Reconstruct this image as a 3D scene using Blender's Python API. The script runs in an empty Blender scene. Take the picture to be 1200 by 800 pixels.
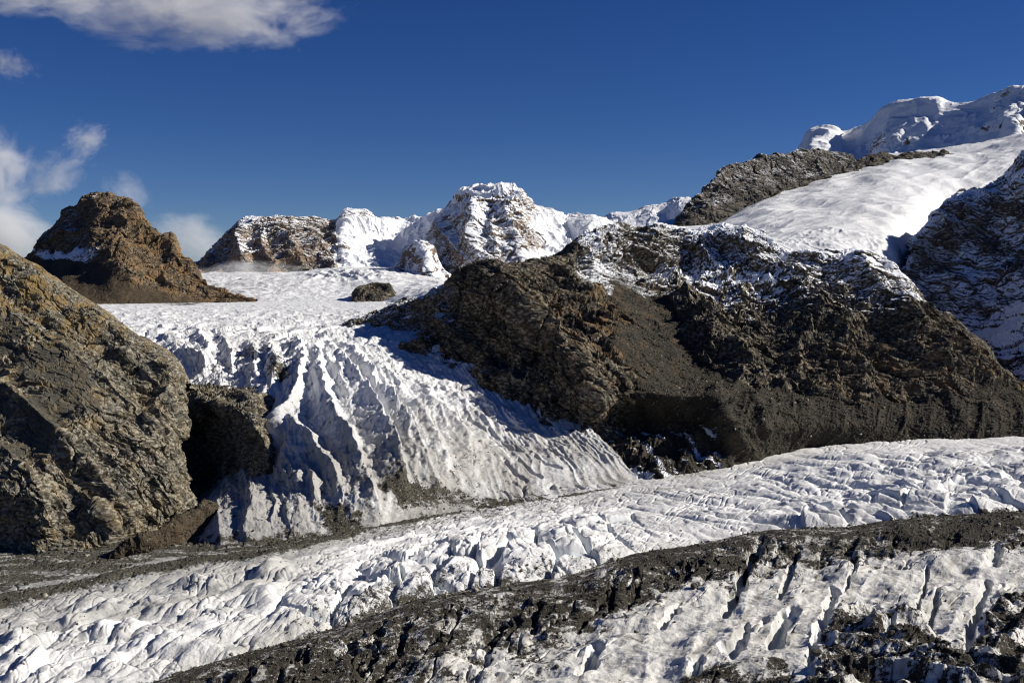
import bpy, math
import numpy as np
F4 = np.float32
FOC, CX, HY = 1287.0, 600.0, 330.0      # focal length in photo pixels, principal column, eye-level row

# ------------------------------------------------------------------ noise
def _h(ix, iy, iz, seed):
    h = (ix.astype(np.uint32) * np.uint32(374761393) + iy.astype(np.uint32) * np.uint32(668265263)
         + iz.astype(np.uint32) * np.uint32(2147483647) + np.uint32((seed * 974634777 + 12345) & 0xffffffff))
    h = (h ^ (h >> np.uint32(13))) * np.uint32(1274126177)
    h = (h ^ (h >> np.uint32(15))) * np.uint32(2246822519)
    return h ^ (h >> np.uint32(16))
def hf(ix, iy, iz, seed):
    return (_h(ix, iy, iz, seed) & np.uint32(0xffffff)).astype(F4) / F4(16777215)
def noise3(x, y, z, seed=0):
    x0, y0, z0 = np.floor(x), np.floor(y), np.floor(z)
    fx, fy, fz = (x - x0).astype(F4), (y - y0).astype(F4), (z - z0).astype(F4)
    ix, iy, iz = x0.astype(np.int64), y0.astype(np.int64), z0.astype(np.int64)
    s = lambda t: t * t * t * (t * (t * 6 - 15) + 10)
    u, v, w = s(fx), s(fy), s(fz)
    out = 0
    for i in (0, 1):
        wu = u if i else 1 - u
        for j in (0, 1):
            wv = v if j else 1 - v
            for k in (0, 1):
                ww = w if k else 1 - w
                h = _h(ix + i, iy + j, iz + k, seed)
                gx = (h & np.uint32(1023)).astype(F4) / 511.5 - 1
                gy = ((h >> np.uint32(10)) & np.uint32(1023)).astype(F4) / 511.5 - 1
                gz = ((h >> np.uint32(20)) & np.uint32(1023)).astype(F4) / 511.5 - 1
                out = out + wu * wv * ww * (gx * (fx - i) + gy * (fy - j) + gz * (fz - k))
    return out * 1.3
def fbm(x, y, z, sc, octv=4, seed=0, gain=.5, lac=2.03):
    a, f, o = 1.0, 1.0 / sc, 0
    for k in range(octv):
        o = o + a * noise3(x * f + 17.3 * k, y * f + 5.1 * k, z * f - 9.7 * k, seed + k); a *= gain; f *= lac
    return o
def ridged(x, y, z, sc, octv=4, seed=0, gain=.55, lac=2.07):
    a, f, o, w = 1.0, 1.0 / sc, 0, 1.0
    for k in range(octv):
        r = 1 - np.abs(noise3(x * f + 3.3 * k, y * f + 8.1 * k, z * f, seed + k)) * 2.2
        r = np.clip(r, 0, 1) ** 2
        o = o + a * r * w; w = np.clip(r * 1.6, 0, 1); a *= gain; f *= lac
    return o
def voro(x, y, z, sc, seed=0, flat=False):
    """nearest cell: F1, F2, offset to the feature point and two random values of the cell"""
    x, y, z = x / sc, y / sc, z / sc
    ix, iy, iz = np.floor(x).astype(np.int64), np.floor(y).astype(np.int64), np.floor(z).astype(np.int64)
    sh = np.broadcast(x, y, z).shape
    f1 = np.full(sh, 9., F4); f2 = np.full(sh, 9., F4)
    dx = np.zeros(sh, F4); dy = np.zeros(sh, F4); dz = np.zeros(sh, F4); hh = np.zeros(sh, np.uint32)
    for i in (-1, 0, 1):
        for j in (-1, 0, 1):
            for k in ((0,) if flat else (-1, 0, 1)):
                a, b, c = ix + i, iy + j, iz + k
                h = _h(a, b, c, seed)
                px = (h & np.uint32(1023)).astype(F4) / 1023
                py = ((h >> np.uint32(10)) & np.uint32(1023)).astype(F4) / 1023
                pz = ((h >> np.uint32(20)) & np.uint32(1023)).astype(F4) / 1023
                ex = (x - a - px).astype(F4); ey = (y - b - py).astype(F4)
                ez = 0 * ex if flat else (z - c - pz).astype(F4)
                d = ex * ex + ey * ey + ez * ez
                m = d < f1
                f2 = np.where(m, f1, np.minimum(f2, d))
                f1 = np.where(m, d, f1)
                dx = np.where(m, ex, dx); dy = np.where(m, ey, dy); dz = np.where(m, ez, dz); hh = np.where(m, h, hh)
    h2 = (hh ^ (hh >> np.uint32(7))) * np.uint32(2654435761)
    r = lambda s: ((h2 >> np.uint32(s)) & np.uint32(255)).astype(F4) / 255
    return np.sqrt(f1), np.sqrt(f2), (dx, dy, dz), (r(0), r(8), r(16), r(24))
def facets(x, y, z, sc, seed=0, tilt=1.0):
    """angular blocks: every cell is a tilted plane of its own height, in units of sc"""
    f1, f2, (dx, dy, dz), (a, b, c, d) = voro(x, y, z, sc, seed)
    return (d - .5) * .6 + tilt * ((a - .5) * dx + (b - .5) * dy + (c - .5) * dz) * 1.6 - .25 * np.clip(1 - (f2 - f1) * 8, 0, 1)

def ss(a, b, x):
    t = np.clip((x - a) / (b - a), 0, 1); return t * t * (3 - 2 * t)

# ------------------------------------------------------------------ surfaces from measured points
def pchip(xs, ys, x):
    """monotone cubic through rows ys[k] at xs[k] (first axis)"""
    xs = np.asarray(xs, float); ys = np.asarray(ys, float); h = np.diff(xs)
    hs = h.reshape((-1,) + (1,) * (ys.ndim - 1))
    d = np.diff(ys, axis=0) / hs
    m = np.zeros_like(ys)
    if len(xs) > 2:
        w1 = 2 * hs[1:] + hs[:-1]; w2 = hs[1:] + 2 * hs[:-1]
        with np.errstate(divide='ignore', invalid='ignore'):
            mm = (w1 + w2) / (w1 / d[:-1] + w2 / d[1:])
        m[1:-1] = np.where(d[:-1] * d[1:] > 0, mm, 0)
    m[0] = d[0]; m[-1] = d[-1]
    k = np.clip(np.searchsorted(xs, x, side='right') - 1, 0, len(xs) - 2)
    t = ((x - xs[k]) / h[k]); t = t.reshape((-1,) + (1,) * (ys.ndim - 1)); hk = hs[k]
    return ((2*t**3 - 3*t**2 + 1) * ys[k] + (t**3 - 2*t**2 + t) * hk * m[k]
            + (-2*t**3 + 3*t**2) * ys[k+1] + (t**3 - t**2) * hk * m[k+1])
def dep(p):
    """(px, row, third): third > 0 is the distance, third < 0 the height below the eye"""
    px, py, q = p
    return (px, py, q if q > 0 else FOC * (-q) / (py - HY))
def row(pts, pxs):
    a = np.array([dep(p) for p in pts], float)
    pxs = np.asarray(pxs, float)
    q = np.clip(pxs, a[0, 0], a[-1, 0])
    v = pchip(a[:, 0], np.stack([a[:, 1], np.log(a[:, 2])], 1), q)
    return np.stack([pxs, v[:, 0], np.exp(v[:, 1])], 1)
def net(rows, nu, nv, wv=None, smooth=True):
    """rows of equally many control points -> px, py, depth grids (nv, nu)"""
    a = np.array([[dep(p) if not isinstance(p, np.ndarray) else tuple(p) for p in r] for r in rows], float)
    a[..., 2] = np.log(a[..., 2])
    du = np.hypot(*(np.diff(a[..., :2], axis=1).transpose(2, 0, 1))).mean(0) + 1e-3
    dv = np.hypot(*(np.diff(a[..., :2], axis=0).transpose(2, 0, 1))).mean(1) + 1e-3
    if wv is not None: dv = np.array(wv, float)
    su = np.concatenate([[0], np.cumsum(du)]); sv = np.concatenate([[0], np.cumsum(dv)])
    g = pchip(sv, a, np.linspace(0, sv[-1], nv))
    g = pchip(su, g.transpose(1, 0, 2), np.linspace(0, su[-1], nu)).transpose(1, 0, 2)
    return g[..., 0], g[..., 1], np.exp(g[..., 2])
def world(px, py, Y):
    return np.stack([(px - CX) / FOC * Y, Y, -(py - HY) / FOC * Y], -1)
def normals(P):
    a = np.gradient(P, axis=1); b = np.gradient(P, axis=0)
    n = np.cross(a, b); n /= np.linalg.norm(n, axis=-1, keepdims=True) + 1e-9
    if n[..., 2].mean() < 0: n = -n
    return n
def blur(a, k):
    for ax in (0, 1):
        p = np.pad(a, [(k, k) if i == ax else (0, 0) for i in range(a.ndim)], mode='edge')
        c = np.cumsum(p, axis=ax, dtype=float)
        z = np.zeros_like(np.take(c, [0], axis=ax)); c = np.concatenate([z, c], axis=ax)
        n = a.shape[ax]
        a = (np.take(c, np.arange(2*k+1, 2*k+1+n), axis=ax) - np.take(c, np.arange(n), axis=ax)) / (2*k+1)
    return a
def inpoly(px, py, pts):
    r = np.zeros(px.shape, bool); n = len(pts)
    for i in range(n):
        (x1, y1), (x2, y2) = pts[i], pts[(i + 1) % n]
        if y1 == y2: continue
        c = ((y1 > py) != (y2 > py)) & (px < (x2 - x1) * (py - y1) / (y2 - y1) + x1)
        r ^= c
    return r
def seg_d(px, py, pts):
    """distance to a polyline, how far along it (0..1) and the side"""
    best = np.full(px.shape, 1e9); along = np.zeros(px.shape); L = 0; tot = sum(math.dist(pts[i], pts[i+1]) for i in range(len(pts)-1))
    for i in range(len(pts) - 1):
        (x1, y1), (x2, y2) = pts[i], pts[i+1]; l = math.dist(pts[i], pts[i+1])
        t = np.clip(((px-x1)*(x2-x1) + (py-y1)*(y2-y1)) / l**2, 0, 1)
        d = np.hypot(px - x1 - t*(x2-x1), py - y1 - t*(y2-y1))
        m = d < best; best = np.where(m, d, best); along = np.where(m, (L + t*l) / tot, along); L += l
    return best, along
def crest(px, py, pts, sl, sr):
    """a sharp crest along a polyline: gentle fall on its left (down-flow right-hand) side, steep on the other"""
    d, al = seg_d(px, py, pts); best = np.full(px.shape, 1e9); side = np.zeros(px.shape)
    for i in range(len(pts) - 1):
        (x1, y1), (x2, y2) = pts[i], pts[i+1]; l = math.dist(pts[i], pts[i+1])
        t = np.clip(((px-x1)*(x2-x1) + (py-y1)*(y2-y1)) / l**2, 0, 1)
        dd = np.hypot(px - x1 - t*(x2-x1), py - y1 - t*(y2-y1)); m = dd < best; best = np.where(m, dd, best)
        side = np.where(m, (x2-x1)*(py-y1) - (y2-y1)*(px-x1), side)
    s = np.where(side > 0, sl, sr)
    return np.exp(-(d / s) ** 1.25) * (.25 + .75 * np.sin(np.pi * np.clip(al, .06, .94)) ** .6)
def polymask(px, py, pts, soft=6.0):
    ins = inpoly(px, py, pts); d, _ = seg_d(px, py, list(pts) + [pts[0]])
    return ss(-soft, soft, np.where(ins, d, -d))

def mesh(name, P, mat, attrs=None, smooth=True, label=None, cat=None, kind='structure', group=None, parent=None):
    nv, nu = P.shape[:2]
    idx = np.arange(nv * nu).reshape(nv, nu)
    q = np.stack([idx[:-1, :-1], idx[:-1, 1:], idx[1:, 1:], idx[1:, :-1]], -1).reshape(-1, 4)
    n = np.cross(P[0, 1] - P[0, 0], P[1, 0] - P[0, 0])
    mid = normals(P); a = np.gradient(P, axis=1); b = np.gradient(P, axis=0)
    if np.cross(a, b)[..., 2].mean() < 0: q = q[:, ::-1]
    me = bpy.data.meshes.new(name)
    me.vertices.add(nv * nu); me.vertices.foreach_set('co', P.reshape(-1).astype(F4))
    me.loops.add(q.size); me.loops.foreach_set('vertex_index', q.reshape(-1).astype(np.int32))
    me.polygons.add(len(q)); me.polygons.foreach_set('loop_start', np.arange(0, q.size, 4, dtype=np.int32))
    me.update(calc_edges=True)
    me.polygons.foreach_set('use_smooth', np.full(len(q), smooth))
    for k, v in (attrs or {}).items():
        at = me.attributes.new(k, 'FLOAT', 'POINT'); at.data.foreach_set('value', np.broadcast_to(v, (nv, nu)).reshape(-1).astype(F4))
    me.materials.append(mat)
    o = bpy.data.objects.new(name, me); bpy.context.scene.collection.objects.link(o)
    if parent: o.parent = parent
    tag(o, label, cat, kind, group)
    return o
def tag(o, label=None, cat=None, kind=None, group=None):
    if label: o['label'] = label
    if cat: o['category'] = cat
    if kind: o['kind'] = kind
    if group: o['group'] = group

# ------------------------------------------------------------------ materials
class NT:
    def __init__(s, name):
        s.m = bpy.data.materials.new(name); s.m.use_nodes = True; s.t = s.m.node_tree; s.t.nodes.clear()
        s.out = s.n('ShaderNodeOutputMaterial')
    def n(s, typ, **kw):
        nd = s.t.nodes.new(typ)
        for k, v in kw.items(): setattr(nd, k, v)
        return nd
    def set(s, sock, v):
        if isinstance(v, bpy.types.NodeSocket): s.t.links.new(v, sock)
        elif isinstance(v, (tuple, list)) and sock.type == 'RGBA' and len(v) == 3: sock.default_value = (*v, 1)
        else: sock.default_value = v
    def math(s, op, a, b=0.0, c=None, clamp=False):
        nd = s.n('ShaderNodeMath', operation=op, use_clamp=clamp); s.set(nd.inputs[0], a); s.set(nd.inputs[1], b)
        if c is not None: s.set(nd.inputs[2], c)
        return nd.outputs[0]
    def attr(s, name): return s.n('ShaderNodeAttribute', attribute_name=name).outputs['Fac']
    def mix(s, f, a, b):
        nd = s.n('ShaderNodeMix', data_type='RGBA'); s.set(nd.inputs[0], f); s.set(nd.inputs[6], a); s.set(nd.inputs[7], b); return nd.outputs[2]
    def step(s, x, lo, hi, a=0.0, b=1.0):
        nd = s.n('ShaderNodeMapRange', interpolation_type='SMOOTHSTEP'); s.set(nd.inputs[0], x)
        for i, v in enumerate((lo, hi, a, b)): s.set(nd.inputs[i+1], v)
        return nd.outputs[0]
    def pos(s, rot=(0, 0, 0), scale=(1, 1, 1)):
        g = s.n('ShaderNodeNewGeometry'); mp = s.n('ShaderNodeMapping'); s.set(mp.inputs[0], g.outputs['Position'])
        mp.inputs['Rotation'].default_value = rot; mp.inputs['Scale'].default_value = scale
        return mp.outputs[0]
    def noise(s, vec, scale, detail=5, rough=.55, dist=0.0):
        nd = s.n('ShaderNodeTexNoise'); s.set(nd.inputs['Vector'], vec); nd.inputs['Scale'].default_value = 1.0 / scale
        nd.inputs['Detail'].default_value = detail; nd.inputs['Roughness'].default_value = rough; nd.inputs['Distortion'].default_value = dist
        return nd.outputs[0]
    def vor(s, vec, scale, feature='F1', out=0):
        nd = s.n('ShaderNodeTexVoronoi', feature=feature); s.set(nd.inputs['Vector'], vec); nd.inputs['Scale'].default_value = 1.0 / scale
        return nd.outputs[out]
    def bump(s, h, dist, strength=1.0, normal=None):
        nd = s.n('ShaderNodeBump'); s.set(nd.inputs['Height'], h); nd.inputs['Distance'].default_value = dist; nd.inputs['Strength'].default_value = strength
        if normal is not None: s.set(nd.inputs['Normal'], normal)
        return nd.outputs[0]
    def bsdf(s, col, rough, normal=None, spec=.3, extra=None):
        b = s.n('ShaderNodeBsdfPrincipled'); s.set(b.inputs['Base Color'], col); s.set(b.inputs['Roughness'], rough)
        s.set(b.inputs['Specular IOR Level'], spec)
        if normal is not None: s.set(b.inputs['Normal'], normal)
        for k, v in (extra or {}).items(): s.set(b.inputs[k], v)
        s.t.links.new(b.outputs[0], s.out.inputs[0]); return s.m

SNOW = (.80, .82, .86)
def rock_mat(name, dark, mid, light, rust, grain=3.0, strata=(0.3, 0.5, 0.2), sstretch=(1, 1, 3)):
    """fractured rock; attributes: snow (how much snow lies on it), scree (fine rubble), rust (iron and lichen colour)"""
    t = NT(name); p = t.pos(); ps = t.pos(strata, sstretch)
    n1 = t.noise(p, grain * 12, 6, .6, .3); n2 = t.noise(ps, grain * 2.5, 7, .68, .15); n3 = t.noise(p, grain * .7, 4, .6)
    cell = t.vor(ps, grain * 2.2)
    cellc = t.n('ShaderNodeTexVoronoi'); t.set(cellc.inputs['Vector'], ps); cellc.inputs['Scale'].default_value = 1 / (grain * 2.2)
    bw = t.n('ShaderNodeSeparateColor'); t.set(bw.inputs[0], cellc.outputs['Color'])
    rr = t.math('ADD', t.math('MULTIPLY', n2, .7), t.math('MULTIPLY', bw.outputs[0], .3))
    c = t.mix(t.step(rr, .32, .62), dark, mid)
    c = t.mix(t.step(t.math('ADD', rr, t.math('MULTIPLY', n1, .4)), .68, .95), c, light)
    c = t.mix(t.math('MULTIPLY', t.attr('rust'), t.step(t.math('ADD', n1, t.math('MULTIPLY', n3, .3)), .55, .8), clamp=True), c, rust)
    scol = t.mix(t.step(n2, .38, .62), tuple(v * .36 for v in mid), tuple(v * .66 for v in mid))
    scol = t.mix(t.math('MULTIPLY', t.step(n1, .45, .7), t.math('MULTIPLY', t.attr('rust'), .7), clamp=True), scol, tuple((v + w) * .45 for v, w in zip(mid, rust)))
    scol = t.mix(t.step(t.vor(p, grain * 1.1), .0, .16, .5, 0), scol, light)
    sc = t.step(t.math('ADD', t.attr('scree'), t.math('MULTIPLY', t.math('SUBTRACT', n2, .5), .5)), .4, .6)
    c = t.mix(sc, c, scol)
    g = t.n('ShaderNodeNewGeometry'); sep = t.n('ShaderNodeSeparateXYZ'); t.set(sep.inputs[0], g.outputs['Normal'])
    up = t.math('ADD', sep.outputs[2], t.math('MULTIPLY', t.math('SUBTRACT', t.noise(p, grain * 1.6, 6, .7), .5), .5))
    up = t.math('ADD', up, t.math('MULTIPLY', t.math('SUBTRACT', t.noise(p, grain * 9, 5, .6, .4), .5), 1.15))
    th = t.math('SUBTRACT', 1.45, t.math('MULTIPLY', t.attr('snow'), 1.45))
    snow = t.step(t.math('SUBTRACT', up, th), -.06, .07)
    c = t.mix(snow, c, SNOW)
    b = t.math('ADD', t.math('MULTIPLY', n2, 1.6), t.math('ADD', t.math('MULTIPLY', n3, .6), t.math('MULTIPLY', cell, .5)))
    nb = t.bump(b, grain * .45, .6)
    return t.bsdf(c, t.math('SUBTRACT', .95, t.math('MULTIPLY', snow, .3)), nb, .15)

def ice_mat(name, clean, dirty, rubble, fine=2.0):
    """glacier ice and old snow; attributes: dirt (grey film and plain greying), rubble (stones lying on it), blue (bare crevasse ice)"""
    t = NT(name); p = t.pos(); n1 = t.noise(p, fine * 14, 6, .62, .5); n2 = t.noise(p, fine * 2.2, 7, .7, .3); n3 = t.noise(p, fine * .6, 4, .6)
    st = t.noise(t.pos((0, 0, .5), (1, .18, 1)), fine * 3, 6, .65, .4)
    df = t.math('ADD', t.attr('dirt'), t.math('MULTIPLY', t.math('SUBTRACT', t.math('ADD', t.math('MULTIPLY', n1, .4), t.math('ADD', t.math('MULTIPLY', st, .35), t.math('MULTIPLY', n2, .25))), .5), 2.2))
    c = t.mix(t.step(df, .05, .95), clean, dirty)
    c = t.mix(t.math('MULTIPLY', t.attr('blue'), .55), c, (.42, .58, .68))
    rn = t.math('ADD', t.math('MULTIPLY', n2, .6), t.math('ADD', t.math('MULTIPLY', n1, .28), t.math('MULTIPLY', n3, .3)))
    rn = t.math('MULTIPLY_ADD', rn, 2.3, -.86)
    rub = t.step(t.math('SUBTRACT', rn, t.math('SUBTRACT', 1.0, t.attr('rubble'))), -.07, .09)
    rc = t.mix(t.step(n3, .38, .68), tuple(v * .6 for v in rubble), tuple(v * 2.2 for v in rubble))
    rc = t.mix(t.step(t.vor(p, fine * 1.3), .0, .2, .9, 0), rc, (.40, .38, .32))
    c = t.mix(rub, c, rc)
    b = t.math('ADD', t.math('MULTIPLY', n2, 1.2), t.math('ADD', t.math('MULTIPLY', n3, .5), t.math('MULTIPLY', t.math('MULTIPLY', rub, n3), 2.2)))
    nb = t.bump(b, fine * .5, .75)
    return t.bsdf(c, t.math('ADD', .55, t.math('MULTIPLY', rub, .4)), nb, .25)

M_D = rock_mat('left_slope_rock', (.050, .046, .038), (.150, .139, .112), (.37, .35, .29), (.20, .14, .06), 2.0, (.5, .6, .2), (1, 1, 1.9))
M_F = rock_mat('massif_rock', (.022, .020, .018), (.064, .058, .047), (.28, .255, .20), (.155, .10, .05), 2.4, (.2, .5, .9), (1, 1, 1.7))
M_E = rock_mat('brown_peak_rock', (.045, .036, .027), (.115, .09, .062), (.26, .21, .15), (.19, .125, .065), 3.6, (.3, .9, .1), (1, 1, 2.5))
M_I = rock_mat('high_peak_rock', (.06, .055, .055), (.17, .145, .12), (.34, .28, .22), (.28, .17, .09), 7.0, (.2, .7, .1), (1, 1, 2.5))
M_R = rock_mat('dark_snowy_rock', (.026, .025, .025), (.07, .065, .058), (.2, .185, .16), (.15, .11, .07), 4.0, (.6, .3, .4), (1, 1, 2.5))
M_B = ice_mat('valley_ice', (.70, .70, .705), (.38, .375, .36), (.060, .055, .044), 2.2)
M_C = ice_mat('icefall_ice', (.74, .75, .765), (.33, .32, .305), (.06, .054, .042), 2.6)
M_A = ice_mat('debris_ice', (.64, .63, .61), (.32, .305, .27), (.029, .025, .019), 1.5)
M_S = ice_mat('high_snow', (.72, .73, .75), (.50, .52, .56), (.1, .09, .08), 7.0)

def rocky(P, big, seed, amp=1.0, rot=.5, levels=4, st=2.2, mask=1.0, fine=1.0):
    """displace a surface into crags, ribs and angular blocks; the blocks are stretched along tilted bedding"""
    n = normals(blur(P, 3)); x, y, z = P[..., 0], P[..., 1], P[..., 2]
    wx = fbm(x, y, z, big * .8, 3, seed + 50) * big * .25
    x = x + wx; z2 = z + fbm(x, y, z, big * .6, 3, seed + 60) * big * .2
    c, s = math.cos(rot), math.sin(rot)
    a = (c * x + s * z2) / st; b = (-s * x + c * z2); d = y
    rg = ridged(x, y, z2, big * 2.0, 3, seed, .42)
    h = (rg - .7) * big * .17 + fbm(a, d, b, big * 1.3, 2, seed + 7) * big * .12
    for k, (sc, sl, ti) in enumerate(((.62, .27, .95), (.27, .30, 1.0), (.115, .36, 1.0), (.05, .36, 1.0))[:levels]):
        # rock masses alternate with calmer ground
        cal = .55 + .45 * ss(-.25, .25, noise3(x / (big * 1.5) + 7 * k, d / (big * 1.5), b / big, seed + 30 + k))
        h = h + facets(a, d * .8, b, big * sc, seed + 1 + k, ti) * big * sc * sl * cal * (1 if k < 2 else fine)
    h = h - h.mean()
    return P + n * (h * amp * mask)[..., None]

# ------------------------------------------------------------------ loose stones
t = NT('loose_stone'); p = t.pos(); tn = t.attr('tone'); nn = t.noise(p, .8, 4, .6)
c = t.mix(t.step(tn, .35, .75), (.024, .022, .018), (.095, .086, .068)); c = t.mix(t.step(tn, .88, .94), c, (.42, .39, .32))
M_ST = t.bsdf(t.mix(t.math('MULTIPLY', nn, .6), c, (.08, .07, .055)), .9, None, .2)
def ico():
    g = (1 + 5 ** .5) / 2
    v = np.array([(-1, g, 0), (1, g, 0), (-1, -g, 0), (1, -g, 0), (0, -1, g), (0, 1, g), (0, -1, -g), (0, 1, -g), (g, 0, -1), (g, 0, 1), (-g, 0, -1), (-g, 0, 1)]) / 1.9
    f = np.array([(0, 11, 5), (0, 5, 1), (0, 1, 7), (0, 7, 10), (0, 10, 11), (1, 5, 9), (5, 11, 4), (11, 10, 2), (10, 7, 6), (7, 1, 8), (3, 9, 4), (3, 4, 2), (3, 2, 6), (3, 6, 8), (3, 8, 9), (4, 9, 5), (2, 4, 11), (6, 2, 10), (8, 6, 7), (9, 8, 1)])
    return v, f
SCATTER = []
def scatter(P, wgt, n, smin, smax, seed, power=2.6, wy=(-20, 830), py=None, px=None):
    """pick n points on a surface, likelier where wgt is high; returns positions and sizes"""
    r = np.random.default_rng(seed)
    a = np.linalg.norm(np.cross(P[1:, :-1] - P[:-1, :-1], P[:-1, 1:] - P[:-1, :-1]), axis=-1)
    w = a * np.clip(wgt[:-1, :-1], 0, None)
    w = w * ((py[:-1, :-1] > wy[0]) & (py[:-1, :-1] < wy[1]) & (px[:-1, :-1] > -20) & (px[:-1, :-1] < 1220))
    w = (w / w.sum()).ravel(); k = r.choice(len(w), n, p=w); i, j = np.unravel_index(k, a.shape)
    u, v = r.random((2, n, 1)); q = P[i, j] * (1 - u) * (1 - v) + P[i, j + 1] * u * (1 - v) + P[i + 1, j] * (1 - u) * v + P[i + 1, j + 1] * u * v
    s = smin * (1 - r.random(n) * (1 - (smin / smax) ** power)) ** (-1 / power)
    return q, s
def stones(name, q, s, seed, label):
    r = np.random.default_rng(seed); v, f = ico(); n = len(q)
    V = v[None] * (1 + .28 * r.standard_normal((n, 12, 1)).clip(-1.3, 1.3)) * (r.uniform(.55, 1.25, (n, 1, 3)))
    an = r.uniform(0, 6.28, n); c, sn = np.cos(an), np.sin(an)
    X = V[..., 0] * c[:, None] - V[..., 1] * sn[:, None]; Yy = V[..., 0] * sn[:, None] + V[..., 1] * c[:, None]
    W = np.stack([X, Yy, V[..., 2] * .8 + .22], -1) * (s / 2)[:, None, None] + q[:, None]
    Fc = (f[None] + (np.arange(n) * 12)[:, None, None]).reshape(-1, 3)
    me = bpy.data.meshes.new(name); me.vertices.add(n * 12); me.vertices.foreach_set('co', W.reshape(-1).astype(F4))
    me.loops.add(Fc.size); me.loops.foreach_set('vertex_index', Fc.reshape(-1).astype(np.int32)); me.polygons.add(len(Fc))
    me.polygons.foreach_set('loop_start', np.arange(0, Fc.size, 3, dtype=np.int32)); me.update(calc_edges=True)
    me.polygons.foreach_set('use_smooth', np.zeros(len(Fc), bool))
    at = me.attributes.new('tone', 'FLOAT', 'POINT'); at.data.foreach_set('value', np.repeat(r.random(n), 12).astype(F4))
    me.materials.append(M_ST)
    o = bpy.data.objects.new(name, me); bpy.context.scene.collection.objects.link(o); tag(o, label, 'rubble', 'stuff')
_BM = []
def boulders(q, s, seed, label, group):
    """big separate blocks, each an object of its own"""
    import bmesh
    r = np.random.default_rng(seed)
    if not _BM:
        for k in range(6):
            bm = bmesh.new(); bmesh.ops.create_icosphere(bm, subdivisions=3, radius=.5)
            co = np.array([v.co[:] for v in bm.verts]); pl = r.standard_normal((9, 3)); pl /= np.linalg.norm(pl, axis=1, keepdims=True)
            for nrm, dd in zip(pl, r.uniform(.24, .42, 9)):          # cut flat faces like broken rock
                e = co @ nrm; co = co - np.clip(e - dd, 0, None)[:, None] * nrm
            co = co + (fbm(co[:, 0], co[:, 1], co[:, 2], .25, 3, 300 + k) * .03)[:, None]; co = co * r.uniform(.75, 1.3, 3)
            for v, c in zip(bm.verts, co): v.co = c
            me = bpy.data.meshes.new('boulder'); bm.to_mesh(me); bm.free()
            at = me.attributes.new('tone', 'FLOAT', 'POINT'); at.data.foreach_set('value', np.full(len(me.vertices), (.5, .62, .7, .93, .58, .8)[k], F4))
            me.materials.append(M_ST); _BM.append(me)
    for p_, s_ in zip(q, s):
        o = bpy.data.objects.new('boulder', _BM[r.integers(6)]); o.location = p_ + np.array([0, 0, s_ * .14]); o.scale = (s_,) * 3
        o.rotation_euler = (r.uniform(-.4, .4), r.uniform(-.4, .4), r.uniform(0, 6.28)); bpy.context.scene.collection.objects.link(o)
        tag(o, label, 'boulder', None, group)

# ================================================================== THE PLACE
SC = bpy.context.scene
def lerp_rows(ridge, base, pxs, fr, backY=500, backdrop=40, bulge=0.0):
    """rows from behind the crest, over it and down the face to the foot"""
    r = row(ridge, pxs); b = row(base, pxs)
    zr = -(r[:, 1] - HY) / FOC * r[:, 2]
    out = []
    for k in (1.0, .4):
        Y = r[:, 2] + backY * k; z = zr - backY * k * backdrop / 100
        out.append(np.stack([(r[:, 0] - CX) * 1.0 + CX, HY - z * FOC / Y, Y], 1))
    out.append(r)
    for f in fr:
        g = f
        y = r[:, 1] * (1 - g) + b[:, 1] * g
        Y = r[:, 2] * (1 - g) + b[:, 2] * g - bulge * math.sin(math.pi * g)
        out.append(np.stack([r[:, 0], y, Y], 1))
    out.append(b)
    return out

def zB(px): return -296 + 44 * px / 1200.0

# ---- the low ground everything stands on
t = NT('valley_floor_rock'); M_G = t.bsdf(t.mix(t.step(t.noise(t.pos(), 40, 6), .4, .6), (.10, .09, .07), (.2, .18, .15)), .95)
g = np.stack(np.meshgrid(np.linspace(-30000, 30000, 41), np.linspace(-20000, 60000, 41)), -1)
P = np.concatenate([g, np.full(g.shape[:2] + (1,), -420.)], -1)
mesh('ground', P, M_G, label='flat rocky valley ground far below the glaciers', cat='ground')

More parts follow.
